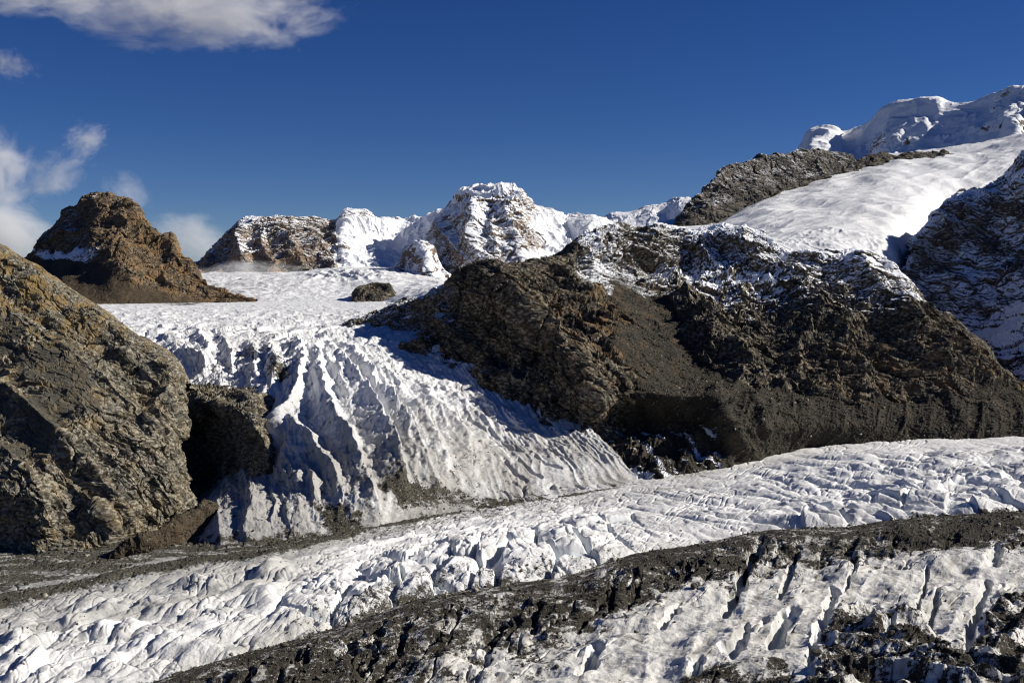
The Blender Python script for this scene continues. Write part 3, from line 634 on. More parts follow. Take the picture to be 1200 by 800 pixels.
# ---- D: the rock slope on the left
def build_left_slope():
    Z = lambda px, py, dz=0: (px, py, zB(px) + dz)
    N = [
        [(-90, 260, 2000), (0, 300, 1950), (45, 330, 1900), (83, 352, 1880), (120, 380, 1850), (160, 405, 1800), (205, 430, 1750), (238, 470, 1700)],
        [(-90, 240, 1600), (0, 287, 1590), (42, 312, 1580), (83, 340, 1570), (120, 363, 1550), (160, 392, 1530), (202, 417, 1500), (219, 442, 1500)],
        [(-90, 330, 1490), (0, 350, 1470), (45, 368, 1460), (85, 390, 1450), (125, 415, 1440), (165, 440, 1420), (205, 462, 1410), (222, 488, 1440)],
        [(-90, 420, 1390), (0, 430, 1360), (45, 440, 1350), (90, 455, 1340), (130, 475, 1335), (170, 500, 1340), (204, 518, 1355), (218, 532, 1400)],
        [(-90, 500, 1300), (0, 510, 1270), (45, 520, 1262), (90, 530, 1260), (135, 545, 1268), (175, 560, 1280), (208, 573, 1300), (230, 588, 1350)],
        [(-90, 580, 1195), (0, 585, 1185), (45, 596, 1190), (90, 600, 1215), (135, 605, 1222), (175, 608, 1255), (208, 600, 1290), (234, 602, 1345)],
        [(-90, 620, 1200), (0, 622, 1200), (45, 628, 1185), (90, 630, 1197), (135, 630, 1212), (175, 624, 1250), (208, 614, 1288), (236, 610, 1340)],
        [Z(-90, 705, -8), Z(0, 672, -8), Z(45, 667, -8), Z(90, 658, -8), Z(135, 650, -8), Z(175, 638, -8), Z(210, 626, -8), Z(240, 620, -8)]]
    nu, nv = 480, 560
    px, py, Y = net(N, nu, nv)
    P0 = world(px, py, Y); U = np.broadcast_to(np.linspace(0, 1, nu), px.shape)
    x, y, z = P0[..., 0], P0[..., 1], P0[..., 2]
    w = fbm(x, y, z, 50, 4, 91) * 20
    scree = polymask(px + w, py + w * .6, [(20, 470), (70, 415), (105, 425), (100, 470), (70, 520), (30, 540), (5, 520)], 12) * .8
    scree = np.maximum(scree, ss(640, 655, py + w * .3 - (150 - px) * .08) * .9)
    scree = np.maximum(scree, .78 * polymask(px + w, py + w * .6, [(-40, 385), (50, 362), (95, 395), (128, 440), (112, 482), (72, 520), (20, 545), (-40, 540)], 16) * ss(-.35, .25, fbm(x, y, z, 40, 3, 93)))
    m = 1 - .65 * scree
    hc = 0 * px; cx_, cy_ = px + w * .35, py + w * .3
    for pts, am, sl, sr in [([(-20, 430), (40, 480), (100, 540), (150, 600)], 15, 18, 7), ([(30, 370), (100, 430), (160, 480), (212, 530)], 13, 16, 7), ([(60, 545), (110, 590), (150, 630)], 12, 12, 6),
                            ([(0, 520), (35, 560), (60, 610)], 14, 12, 7), ([(100, 380), (150, 420), (200, 460)], 9, 12, 6), ([(150, 500), (185, 545), (212, 590)], 12, 12, 6), ([(-20, 330), (40, 390), (90, 420)], 10, 16, 8)]:
        hc = np.maximum(hc, am * crest(cx_, cy_, pts, sl, sr))
    rl = np.interp(px, [-90, 0, 42, 83, 120, 160, 202, 219, 240], [240, 287, 312, 340, 363, 392, 417, 442, 470]); edge = ss(-4, 26, py - rl)
    P0 = P0 + normals(blur(P0, 3)) * ((hc - 5) * edge)[..., None]
    P = rocky(P0, 42, 90, 1.2, rot=-.62, levels=4, st=2.4, mask=m * (.4 + .6 * edge), fine=1.15)
    rust = .35 + .75 * ss(470, 330, py + w * .5) * ss(260, 60, px) + .4 * np.exp(-((px - 90) / 60) ** 2 - ((py - 630) / 20) ** 2) + .6 * scree
    mesh('rock_slope', P, M_D, dict(snow=.0, scree=scree, rust=rust), False,
         'olive-brown slabby rock slope at the left edge, lit by low sun', 'mountain slope')
build_left_slope()

# ---- G: the rock step between the slope and the icefall
def build_rock_step():
    N = [
        [(200, 445, 1800), (235, 445, 1800), (265, 445, 1780), (300, 450, 1750), (345, 470, 1700)],
        [(200, 452, 1640), (235, 456, 1600), (262, 458, 1570), (300, 462, 1550), (335, 478, 1530)],
        [(203, 470, 1600), (236, 474, 1510), (258, 474, 1490), (300, 486, 1440), (328, 500, 1480)],
        [(205, 500, 1570), (234, 500, 1600), (264, 496, 1530), (308, 513, 1385), (328, 526, 1425)],
        [(208, 540, 1540), (238, 545, 1600), (272, 534, 1540), (314, 538, 1375), (328, 550, 1400)],
        [(210, 590, 1420), (240, 590, 1480), (270, 585, 1440), (300, 580, 1375), (322, 575, 1350)],
        [(210, 660, 1290), (240, 660, 1280), (268, 655, 1300), (295, 640, 1320), (318, 620, 1330)]]
    px, py, Y = net(N, 230, 340)
    P = rocky(world(px, py, Y), 34, 110, 1.2, rot=-.7, levels=4, st=2)
    mesh('rock_step', P, M_D, dict(snow=.12, scree=.0, rust=.3), False,
         'rock buttress between the left slope and the icefall, its front in black shade', 'rock outcrop')
build_rock_step()

# ---- brown moraine ridge at the foot of the slope
def build_moraine_mound():
    pxs = np.linspace(128, 262, 9)
    Z = lambda px, py, dz=0: (px, py, zB(px) + dz)
    R = [row([(128, 655, 1210), (178, 635, 1220), (240, 605, 1310), (262, 605, 1320)], pxs),
         row([(128, 650, 1150), (150, 638, 1160), (178, 622, 1175), (205, 606, 1210), (240, 592, 1255), (254, 584, 1275), (262, 600, 1275)], pxs),
         row([(128, 654, 1145), (178, 637, 1165), (205, 625, 1190), (240, 611, 1235), (262, 614, 1250)], pxs),
         row([Z(128, 660, -3), Z(178, 652, -3), Z(215, 642, -3), Z(262, 628, -3)], pxs)]
    px, py, Y = net(R, 200, 110)
    P = world(px, py, Y); n = normals(P); x, y, z = P[..., 0], P[..., 1], P[..., 2]
    h = fbm(x, y, z, 28, 3, 124) * 6 + ridged(x, y * .3, z * .3, 9, 3, 121) * 1.2 + facets(x, y, z, 3, 122) * .8 + facets(x, y, z, 1.4, 123) * .4
    q, s_ = scatter(P + n * h[..., None], 1 + 0 * h, 1600, .7, 3.6, 551, 2.2, (560, 660), py, px); SCATTER.append((q, s_))
    mesh('moraine_ridge', P + n * h[..., None], M_E, dict(snow=0., scree=1.0, rust=.5), False,
         'smooth brown gravel ridge between the left rock slope and the icefall foot', 'moraine')
build_moraine_mound()

# ---- E: the brown peak
def build_brown_peak():
    pxs = [10, 33, 45, 67, 75, 92, 101, 113, 133, 150, 163, 178, 190, 200, 210, 222, 235, 252, 268, 285, 300]
    ridge = [(10, 312, 3300), (33, 298, 3300), (43, 281, 3300), (67, 260, 3320), (73, 248, 3330), (90, 243, 3320), (100, 230, 3330), (113, 228, 3320), (133, 230, 3300), (147, 233, 3260), (163, 246, 3210),
             (178, 264, 3180), (187, 274, 3160), (198, 276, 3130), (207, 290, 3100), (220, 306, 3070), (233, 322, 3030), (250, 334, 3000), (267, 343, 2970), (285, 350, 2950), (300, 354, 2930)]
    base = [(10, 360, 2700), (110, 360, 2760), (200, 357, 2830), (300, 357, 2900)]
    rows = lerp_rows(ridge, base, pxs, (.3, .62), 500, 60)
    # a rib down the sunny side of the summit divides lit right flank from shaded left flank
    rows[3][:, 2] += np.interp(pxs, [10, 60, 100, 122, 150, 200, 300], [80, 60, 10, -70, -20, 0, 0])
    rows[4][:, 2] += np.interp(pxs, [10, 60, 100, 135, 170, 220, 300], [70, 60, 30, -60, -30, -10, 0])
    px, py, Y = net(rows, 420, 300, [8, 8, 40, 40, 45])
    P0 = world(px, py, Y); x, y, z = P0[..., 0], P0[..., 1], P0[..., 2]
    w = fbm(x, y, z, 110, 4, 131) * 16
    scree = polymask(px + w, py + w * .5, [(60, 302), (110, 305), (125, 312), (150, 330), (200, 345), (255, 356), (255, 380), (0, 380), (0, 300)], 7)
    P = rocky(P0, 62, 130, 1.0, rot=.9, levels=4, st=1.8, mask=1 - .82 * scree, fine=1.1)
    snow = .42 * ss(135, 100, px + w) * ss(302, 290, py) + .9 * polymask(px + w * .3, py + w * .2, [(40, 291), (70, 296), (95, 293), (120, 294), (100, 308), (60, 303), (38, 300)], 3)
    rust = .45 + .6 * ss(110, 150, px) - .0 * px
    mesh('brown_peak', P, M_E, dict(snow=snow, scree=scree, rust=rust), False,
         'rounded brown rocky peak at left with thin snow on its shaded side and scree below', 'mountain')
build_brown_peak()

# ---- I: the high snowy peaks in the middle
def build_snow_peaks():
    pxs = [225, 240, 255, 272, 285, 305, 325, 345, 365, 385, 395, 403, 413, 430, 447, 467, 493, 520, 533, 545, 560, 580, 600, 610, 616, 630, 650, 666, 685, 697, 712, 725]
    ridge = [(225, 316, 4500), (237, 303, 4520), (247, 293, 4540), (265, 276, 4560), (280, 260, 4580), (299, 253, 4600), (323, 254, 4600), (343, 254, 4620), (377, 257, 4650), (395, 258, 4680), (403, 247, 4670), (413, 245, 4670), (430, 249, 4690), (447, 258, 4750), (467, 259, 4900), (493, 255, 4950), (507, 252, 4900),
             (520, 247, 4750), (533, 236, 4680), (543, 227, 4650), (560, 222.5, 4620), (580, 221, 4600), (600, 220.5, 4560), (608, 220, 4540), (614, 228, 4530), (627, 241, 4540), (634, 246, 4550), (650, 250, 4600), (666, 256, 4650), (685, 254, 4600), (697, 256, 4600), (712, 263, 4600), (725, 275, 4600)]
    base = [(225, 320, 4150), (320, 322, 4100), (395, 319, 4120), (430, 321, 4150), (480, 325, 4150), (530, 345, 3950), (600, 335, 3900), (725, 330, 4000)]
    rows = lerp_rows(ridge, base, pxs, (.33, .66), 700, 50)
    rows[3][:, 2] += np.interp(pxs, [225, 290, 340, 380, 408, 432, 490, 530, 570, 610, 640, 680, 725], [0, -30, -40, 40, 50, 140, 50, -60, -140, -60, 40, 20, 0])
    rows[4][:, 2] += np.interp(pxs, [225, 290, 340, 380, 400, 432, 460, 500, 530, 570, 610, 640, 680, 725], [0, -40, -60, 20, 30, 140, 110, 20, -70, -130, -60, 40, 20, 0])
    px, py, Y = net(rows, 860, 260, [6, 7, 30, 30, 30])
    P0 = world(px, py, Y); x, y, z = P0[..., 0], P0[..., 1], P0[..., 2]
    w = fbm(x, y, z, 160, 4, 141) * 14
    wx, wy = px + w, py + w
    ice = polymask(wx, wy, [(395, 262), (400, 290), (385, 320), (520, 330), (500, 300), (520, 255), (495, 250), (450, 255)], 6)
    cap = polymask(px + w * .2, py + w * .15, [(530, 239), (545, 230), (560, 232), (585, 231), (604, 224), (610, 215), (560, 212), (530, 228)], 2)
    bas = polymask(wx, wy, [(615, 262), (640, 255), (660, 252), (720, 250), (730, 330), (600, 330), (605, 300), (640, 285)], 6)
    band = polymask(px + w * .4, py + w * .2, [(450, 263), (500, 262), (530, 245), (505, 246), (470, 254)], 3)
    sm = np.clip(ice + cap + bas + band, 0, 1)
    edge = .75 + .25 * ss(0, 14, py - np.interp(px, [p[0] for p in ridge], [p[1] for p in ridge]))
    P = rocky(P0, 70, 140, 1.3, rot=.5, levels=4, st=1.8, mask=(1 - .85 * sm) * edge)
    n = normals(blur(P0, 3)); P = P + n * (sm * (ridged(x, y, z * .3, 90, 4, 145) * 12))[..., None]
    hc = 0 * px; cx_, cy_ = px + w * .35, py + w * .25
    for pts, am, sl, sr in [([(300, 253), (323, 264), (340, 284), (357, 313)], 45, 12, 8), ([(280, 260), (283, 290), (287, 315)], 35, 12, 8), ([(410, 247), (400, 267), (394, 290), (413, 310)], 40, 10, 12),
                            ([(345, 255), (373, 287), (390, 310)], 40, 12, 8), ([(563, 226), (557, 257), (553, 283), (562, 305)], 60, 14, 10), ([(537, 233), (520, 258), (528, 280), (547, 307)], 45, 12, 8),
                            ([(606, 224), (592, 250), (602, 275), (620, 297)], 40, 12, 9), ([(624, 240), (640, 262), (650, 285)], 25, 10, 8), ([(447, 258), (436, 275), (425, 300)], 30, 10, 10), ([(313, 256), (306, 285), (322, 315)], 25, 9, 6), ([(583, 240), (575, 265), (585, 290)], 25, 8, 6)]:
        hc = np.maximum(hc, am * crest(cx_, cy_, pts, sl, sr))
    P = P + n * ((hc - 8) * (1 - .6 * sm) * ss(2, 22, py - np.interp(px, [p[0] for p in ridge], [p[1] for p in ridge])))[..., None]
    # rounded ice bulge right of the summit
    P = P + n * (22 * np.exp(-((px - 678) / 26) ** 2 - ((py - 266) / 9) ** 2))[..., None]
    P[..., 2] += 10 * cap
    snow = np.interp(px, [225, 280, 330, 390, 400, 430, 520, 560, 620, 725], [.52, .58, .50, .56, .78, .84, .86, .80, .72, .95]) + .06 * ss(275, 255, py)
    snow = snow - .2 * ss(298, 312, wy) * ss(395, 330, px)
    snow = np.maximum(snow, sm * 1.25)
    rust = .3 + .8 * ss(290, 310, py) * ss(360, 300, px) + .5 * np.exp(-((px - 620) / 14) ** 2) + .3 * ss(235, 225, py)
    mesh('snowy_peaks', P, M_I, dict(snow=snow, scree=0., rust=rust), False,
         'chain of high snow-covered peaks with a flat white summit cap beyond the plateau', 'mountain')
    # the pointed spur in front
    ridge = [(440, 335, 4250), (452, 326, 4200), (466, 306, 4160), (477, 290, 4100), (487, 280, 4050), (493, 280, 4040), (505, 287, 4030), (512, 300, 4000), (521, 315, 3980), (535, 330, 3960), (560, 345, 3960)]
    base = [(440, 340, 4000), (470, 336, 3850), (500, 342, 3800), (560, 352, 3850)]
    pxs = [440, 452, 466, 478, 487, 493, 505, 512, 521, 535, 560]
    rows = lerp_rows(ridge, base, pxs, (.35, .7), 300, 40)
    rows[3][:, 2] += np.interp(pxs, [440, 490, 500, 512, 560], [40, -10, -60, 0, 30]); rows[4][:, 2] += np.interp(pxs, [440, 490, 510, 560], [30, 0, -60, 30])
    px, py, Y = net(rows, 200, 150, [5, 5, 22, 22, 20])
    P0 = world(px, py, Y); x, y, z = P0[..., 0], P0[..., 1], P0[..., 2]
    P = rocky(P0, 70, 150, .8, rot=.8, levels=4, st=1.8)
    w = fbm(x, y, z, 60, 3, 151) * 8
    snow = .72 + .25 * np.exp(-((px + w - 485 - (py - 280) * .75) / 9) ** 2) - .25 * np.exp(-((px - 505) / 16) ** 2 - ((py - 328) / 10) ** 2)
    mesh('pointed_spur', P, M_I, dict(snow=snow, scree=0., rust=.5), True,
         'pointed snow-streaked spur standing in front of the flat-topped summit', 'mountain spur')
build_snow_peaks()

# ---- J: a far snowy ridge in the gap
def simple_peak(name, ridge, base, pxs, n, big, amp, rot, mat, snowf, label, cat, seed, backY=500, backdrop=50, st=1.8, adj=None, smooth=True, rustf=.3, screef=0., kind='structure', wv=None, fine=1.0):
    rows = lerp_rows(ridge, base, pxs, (.33, .66), backY, backdrop)
    if adj is not None:
        rows[3][:, 2] += adj(np.array(pxs), .33); rows[4][:, 2] += adj(np.array(pxs), .66)
    px, py, Y = net(rows, n[0], n[1], wv or [6, 7, 30, 30, 30])
    P0 = world(px, py, Y)
    call = lambda f: f(px, py, P0) if callable(f) else f
    P = rocky(P0, big, seed, amp, rot=rot, levels=4, st=st, mask=1 - .85 * np.clip(call(screef), 0, 1) if callable(screef) else 1.0, fine=fine)
    return mesh(name, P, mat, dict(snow=call(snowf), scree=call(screef), rust=call(rustf)), smooth, label, cat, kind)
simple_peak('distant_ridge', [(690, 275, 6500), (707, 256, 6500), (715, 249, 6500), (736, 248, 6500), (758, 243, 6500), (780, 239, 6500), (794, 232, 6450), (802, 231, 6400), (814, 232, 6400), (830, 222, 6400), (860, 215, 6400)],
            [(690, 300, 5800), (860, 300, 5600)], [690, 707, 720, 736, 758, 780, 797, 814, 830, 860], (230, 110), 150, .5, .5, M_I,
            lambda px, py, P: .78 + .5 * ss(250, 262, py + fbm(P[..., 0], P[..., 1], P[..., 2], 150, 3, 9) * 10), 'small far snow ridge seen in the gap beside the flat-topped summit', 'mountain', 160)

# ---- K: the great snow wall top right
def kadj(px, f): return np.interp(px, [900, 950, 1010, 1040, 1100, 1160, 1300], [0, -80, 150, 60, 60, -100, 0]) * 1.0
def ksnow(px, py, P):
    w = fbm(P[..., 0], P[..., 1], P[..., 2], 220, 4, 171) * 12
    s = 1.35 + 0 * px
    s = s - .52 * polymask(px + w, py + w * .6, [(1016, 184), (1018, 165), (1026, 160), (1095, 157), (1060, 178), (1045, 190)], 3)
    s = s - .56 * polymask(px + w * .6, py + w * .6, [(1148, 168), (1152, 145), (1168, 122), (1190, 104), (1300, 90), (1300, 170), (1200, 178), (1185, 150)], 4)
    return s
def build_snow_wall():
    ridge = [(900, 215, 7000), (935, 174, 6900), (953, 150, 6850), (958, 148.5, 6850), (977, 153, 6800), (982, 157, 6900), (999, 152, 6900), (1016, 144, 6800), (1036, 127, 6700), (1056, 121, 6600), (1083, 118, 6500), (1105, 121, 6400),
             (1127, 122.5, 6300), (1158, 115, 6150), (1171, 110, 6050), (1188, 104, 5950), (1200, 107, 5900), (1240, 95, 5800), (1300, 70, 5600)]
    base = [(900, 230, 6000), (1000, 215, 5800), (1120, 205, 5400), (1200, 200, 5100), (1300, 190, 4900)]
    pxs = [900, 935, 953, 965, 977, 985, 999, 1016, 1036, 1056, 1083, 1105, 1127, 1158, 1171, 1188, 1200, 1240, 1300]
    rows = lerp_rows(ridge, base, pxs, (.12, .33, .66), 900, 40)
    for k, f in ((4, .33), (5, .66)): rows[k][:, 2] += kadj(np.array(pxs), f)
    px, py, Y = net(rows, 560, 240, [6, 7, 14, 20, 30, 30])
    P0 = world(px, py, Y); x, y, z = P0[..., 0], P0[..., 1], P0[..., 2]
    s = ksnow(px, py, P0); rough = np.clip((1.3 - s) * 1.6, .07, 1)
    P = rocky(P0, 170, 170, .8, rot=.6, levels=4, st=1.6, mask=rough)
    n = normals(blur(P0, 3))
    h = ridged(x, y, z * .35, 260, 4, 172) * 15
    # two ice shelves, their flat tops catch the sun
    for pts, am in (([(1032, 148), (1046, 142.5), (1070, 142), (1092, 141)], 26), ([(1036, 131), (1052, 124), (1080, 121), (1106, 122)], 22), ([(1176, 150), (1200, 146)], 40)):
        cy = np.interp(px, [p[0] for p in pts], [p[1] for p in pts]); e = ss(pts[0][0] - 4, pts[0][0] + 12, px) * ss(pts[-1][0] + 3, pts[-1][0] - 8, px)
        h = h + am * e * ss(-4, 2.2, py - cy) * ss(22, 6, py - cy)
    h = h + 20 * np.exp(-((px - 968) / 16) ** 2 - ((py - 158) / 6) ** 2)
    P = P + n * h[..., None]
    mesh('snow_wall', P, M_I, dict(snow=s, scree=0., rust=.3), True, 'highest snow mountain at the top right with shaded ice cliffs under its crest', 'mountain')
build_snow_wall()

# ---- the tilted snowfield on the right
def build_snowfield():
    pxs = [770, 800, 835, 870, 905, 940, 975, 1000, 1030, 1070, 1105, 1140, 1180, 1220, 1300]
    R = [row([(770, 262, 3700), (835, 255, 3800), (905, 222, 4200), (1000, 192, 4700), (1070, 178, 5000), (1140, 168, 5200), (1300, 140, 5200)], pxs),
         row([(770, 270, 3000), (800, 266, 3150), (835, 263, 3300), (868, 246, 3450), (905, 229, 3600), (935, 221, 3750), (975, 207, 3900), (1002, 200, 4050), (1070, 184, 4300), (1136, 181, 4400), (1200, 165, 4500), (1300, 150, 4500)], pxs),
         row([(770, 275, 2800), (835, 270, 2980), (905, 250, 3150), (975, 235, 3300), (1030, 222, 3450), (1100, 215, 3650), (1160, 200, 3850), (1300, 175, 4000)], pxs),
         row([(770, 280, 2600), (835, 276, 2700), (905, 272, 2780), (975, 265, 2750), (1030, 265, 2790), (1070, 262, 3000), (1100, 260, 3400), (1300, 230, 3600)], pxs),
         row([(770, 285, 2450), (835, 282, 2480), (905, 292, 2430), (975, 302, 2400), (1030, 312, 2450), (1070, 322, 2800), (1300, 300, 3200)], pxs),
         row([(770, 320, 2350), (1000, 335, 2350), (1070, 350, 2800), (1300, 340, 3100)], pxs)]
    px, py, Y = net(R, 560, 330, [8, 24, 28, 28, 20])
    P = world(px, py, Y); x, y, z = P[..., 0], P[..., 1], P[..., 2]; n = normals(blur(P, 3))
    a, b = x * .8 + y * .6, -x * .6 + y * .8
    h = ridged(a / 3.5, b, z * .3, 60, 4, 181) * 2.8 + fbm(x, y, z, 200, 3, 182) * 16 + ridged(x, y * .5, z, 22, 3, 183) * 2.2 * ss(270, 290, py + fbm(x, y, z, 80, 2, 184) * 20)
    P = P + n * h[..., None]
    mesh('tilted_snowfield', P, M_S, dict(dirt=.02 + .25 * np.clip(ridged(a / 6, b, z * .3, 45, 3, 185) - .6, 0, 1), rubble=.08, blue=0.), True,
         'bright tilted snowfield above the dark massif, partly in blue shadow', 'snowfield')
build_snowfield()

# ---- H: the dark crag above the snowfield
simple_peak('dark_crag', [(788, 268, 3350), (800, 250, 3400), (817, 229, 3480), (830, 215, 3540), (844, 198, 3600), (867, 190, 3700), (901, 183, 3800), (935, 176, 3900), (955, 173, 3950), (975, 176, 3980), (996, 180, 4000), (1004, 195, 4020), (1010, 205, 4020)],
            [(788, 272, 3150), (800, 268, 3180), (834, 266, 3250), (867, 247, 3380), (901, 231, 3520), (935, 224, 3680), (975, 209, 3830), (1010, 207, 3960)],
            [788, 800, 817, 830, 844, 867, 901, 935, 955, 975, 996, 1004, 1010], (400, 170), 70, .9, .7, M_R,
            lambda px, py, P: .40 - .2 * ss(0, 12, py - np.interp(px, [800, 834, 867, 901, 935, 975], [252, 240, 228, 215, 208, 198])), 'long dark crag dusted with snow along the top of the tilted snowfield', 'crag', 190, 500, 50,
            rustf=.2, smooth=False, wv=[6, 7, 24, 24, 20])
simple_peak('rock_band', [(1000, 192, 4150), (1008, 184, 4150), (1020, 182, 4180), (1036, 179, 4200), (1050, 182, 4230), (1062, 179, 4250), (1080, 178, 4300), (1098, 178, 4330), (1106, 175, 4340), (1114, 180, 4350), (1120, 185, 4350)],
            [(1000, 203, 4000), (1040, 194, 4120), (1070, 187, 4200), (1120, 184, 4300)], [1000, 1008, 1020, 1036, 1050, 1062, 1080, 1098, 1106, 1114, 1120], (220, 60), 34, 1.1, .3, M_R, .28,
            'thin broken line of dark rocks at the top edge of the tilted snowfield', 'rock band', 195, 150, 40, smooth=False)

# ---- R: the shaded snowy mountain side on the right
def rsnow(px, py, P):
    w = fbm(P[..., 0], P[..., 1], P[..., 2], 70, 4, 201)
    return .62 + .28 * w + .12 * ss(300, 240, py) + .45 * polymask(px + w * 10, py + w * 10, [(1150, 385), (1170, 360), (1300, 330), (1300, 410), (1160, 415)], 8) - .12 * ss(330, 420, py)
simple_peak('shaded_mountainside', [(1035, 330, 2480), (1050, 322, 2530), (1060, 313, 2560), (1067, 289, 2600), (1087, 262, 2640), (1104, 242, 2680), (1124, 226, 2720), (1144, 222, 2750), (1168, 210, 2780), (1185, 196, 2780), (1200, 183, 2780), (1240, 160, 2740), (1330, 110, 2680)],
            [(1035, 360, 2420), (1060, 400, 2350), (1110, 440, 2250), (1170, 470, 2100), (1240, 500, 1950), (1330, 520, 1850)], [1035, 1050, 1060, 1067, 1087, 1104, 1124, 1144, 1168, 1185, 1200, 1240, 1330],
            (400, 420), 85, 1.0, -.5, M_R, rsnow, 'steep shaded rock and snow mountainside at the right edge', 'mountain slope', 200, 700, 10, st=2.4,
            adj=lambda px, f: np.interp(px, [1035, 1100, 1200, 1330], [0, 40, 30, 0]), smooth=False, wv=[6, 7, 60, 70, 60])

# ---- F: the dark massif in the centre
def build_massif():
    pxs = [403, 412, 440, 470, 505, 530, 545, 562, 585, 601, 620, 640, 655, 672, 690, 707, 725, 750, 768, 797, 829, 851, 880, 911, 932, 969, 1002, 1036, 1055, 1075, 1110, 1150, 1175, 1215, 1280, 1400]
    back = [(403, 385, 2300), (545, 330, 2450), (690, 300, 2650), (851, 290, 2800), (1002, 320, 2700), (1110, 400, 2500), (1280, 500, 2300)]
    ridge = [(403, 383, 2120), (412, 378, 2110), (440, 366, 2110), (470, 356, 2110), (505, 344, 2080), (530, 322, 2020), (545, 311, 1990), (560, 307, 1970), (585, 305, 1960), (601, 308, 1970), (640, 304, 2050), (651, 301, 2100), (670, 286, 2180), (689, 275, 2240), (706, 269, 2290), (725, 264, 2340), (750, 268, 2360),
             (766, 264, 2380), (797, 267, 2400), (829, 271, 2390), (851, 263, 2370), (871, 263, 2350), (880, 268, 2330), (911, 286, 2300), (932, 295, 2280), (969, 296, 2260), (1002, 294, 2230), (1019, 303, 2220), (1036, 305, 2200), (1053, 316, 2190), (1063, 330, 2180), (1085, 352, 2160), (1110, 372, 2140), (1150, 402, 2090), (1175, 432, 2040), (1215, 455, 2000), (1280, 480, 1950)]
    A = [(403, 386, 2080), (470, 372, 2040), (540, 340, 1960), (565, 335, 1920), (600, 338, 1900), (640, 335, 1930), (700, 325, 2060), (750, 318, 2180), (800, 318, 2260), (850, 308, 2240), (930, 330, 2150), (1000, 335, 2110), (1060, 352, 2090), (1100, 382, 2060), (1175, 445, 1980), (1280, 490, 1900)]
    B = [(403, 390, 2050), (470, 392, 2000), (540, 380, 1900), (585, 372, 1850), (620, 382, 1780), (660, 390, 1800), (720, 380, 1850), (780, 390, 1920), (850, 380, 1960), (930, 390, 1950), (1000, 395, 1960), (1060, 402, 1960), (1110, 420, 1950), (1175, 460, 1910), (1280, 500, 1850)]
    Cc = [(403, 393, 2030), (470, 410, 1900), (540, 412, 1850), (600, 425, 1770), (660, 432, 1690), (702, 440, 1580), (760, 445, 1670), (800, 450, 1740), (850, 445, 1790), (930, 452, 1800), (1000, 457, 1820), (1060, 457, 1840), (1110, 458, 1850), (1175, 472, 1850), (1280, 508, 1800)]
    D = [(403, 395, 2020), (470, 420, 1870), (540, 430, 1810), (600, 452, 1700), (660, 476, 1605), (705, 468, 1570), (760, 462, 1570), (800, 464, 1575), (836, 463, 1585), (850, 468, 1600), (880, 472, 1650), (930, 478, 1700), (1000, 482, 1750), (1110, 482, 1790), (1175, 488, 1790), (1280, 512, 1770)]
    D2 = [(403, 397, 2010), (470, 427, 1850), (540, 440, 1785), (600, 468, 1680), (660, 500, 1590), (705, 500, 1590), (750, 495, 1610), (800, 495, 1615), (832, 495, 1592), (850, 495, 1565), (870, 498, 1575), (885, 498, 1590), (930, 500, 1640), (1000, 500, 1700), (1110, 500, 1750), (1280, 514, 1750)]
    E = [(403, 400, 1990), (471, 434, 1835), (565, 450, 1765), (625, 492, 1625), (670, 526, 1525), (735, 566, -268), (800, 557, -266), (850, 550, -264), (960, 528, -260), (1100, 522, -256), (1280, 518, -252)]
    Fo = [(403, 410, 1970), (471, 450, 1850), (565, 472, 1780), (625, 512, 1640), (670, 548, 1540), (735, 585, -285), (800, 575, -285), (960, 545, -280), (1280, 535, -275)]
    R = [row(q, pxs) for q in (back, ridge, A, B, Cc, D, D2, E, Fo)]
    px, py, Y = net(R, 1120, 470, [8, 44, 60, 58, 26, 28, 44, 10])
    P0 = world(px, py, Y); x, y, z = P0[..., 0], P0[..., 1], P0[..., 2]
    w = fbm(x, y, z, 60, 4, 211) * 14; wx, wy = px + w, py + w * .7
    bench = np.interp(px, [400, 700, 750, 790, 850, 930, 1000, 1060, 1110, 1180, 1280], [900, 900, 420, 440, 445, 462, 466, 464, 460, 450, 480])
    scree = ss(-6, 8, wy - bench) * ss(690, 800, wx)
    scree = np.maximum(scree, polymask(wx, wy, [(690, 300), (730, 320), (790, 360), (815, 420), (860, 445), (850, 475), (770, 460), (740, 430), (715, 400), (735, 370), (690, 330)], 7) * .95)
    m = 1 - .80 * scree
    rl = np.interp(px, [p[0] for p in ridge], [p[1] for p in ridge]); edge = ss(-2, 22, py - rl)
    P = rocky(P0, 52, 210, 1.7, rot=-.55, levels=4, st=2.1, mask=m * (.5 + .5 * edge), fine=1.15)
    n = normals(blur(P0, 4))
    hc = 0 * px; cx_, cy_ = px + w * .9, py + w * .6
    for pts, am, sl, sr in [([(1003, 296), (1030, 340), (1075, 390), (1130, 430), (1180, 455)], 42, 26, 14), ([(851, 263), (880, 300), (930, 340), (985, 390), (1010, 450)], 36, 28, 14),
                            ([(725, 264), (770, 300), (800, 350), (850, 400), (890, 445)], 30, 26, 14), ([(560, 312), (600, 350), (650, 400), (705, 450)], 42, 30, 12), ([(922, 292), (952, 340), (944, 400), (925, 450)], 26, 20, 12),
                            ([(640, 306), (690, 345), (735, 362)], 16, 16, 9), ([(762, 368), (778, 392), (790, 422)], 18, 9, 7), ([(500, 350), (530, 390), (580, 430)], 18, 18, 10), ([(800, 275), (850, 320), (885, 370)], 20, 16, 10), ([(1060, 330), (1095, 375), (1150, 415)], 16, 12, 10)]:
        hc = np.maximum(hc, am * crest(cx_, cy_, pts, sl, sr))
    P = P + n * ((hc - 6) * edge * np.clip(1.2 - scree, .25, 1))[..., None]
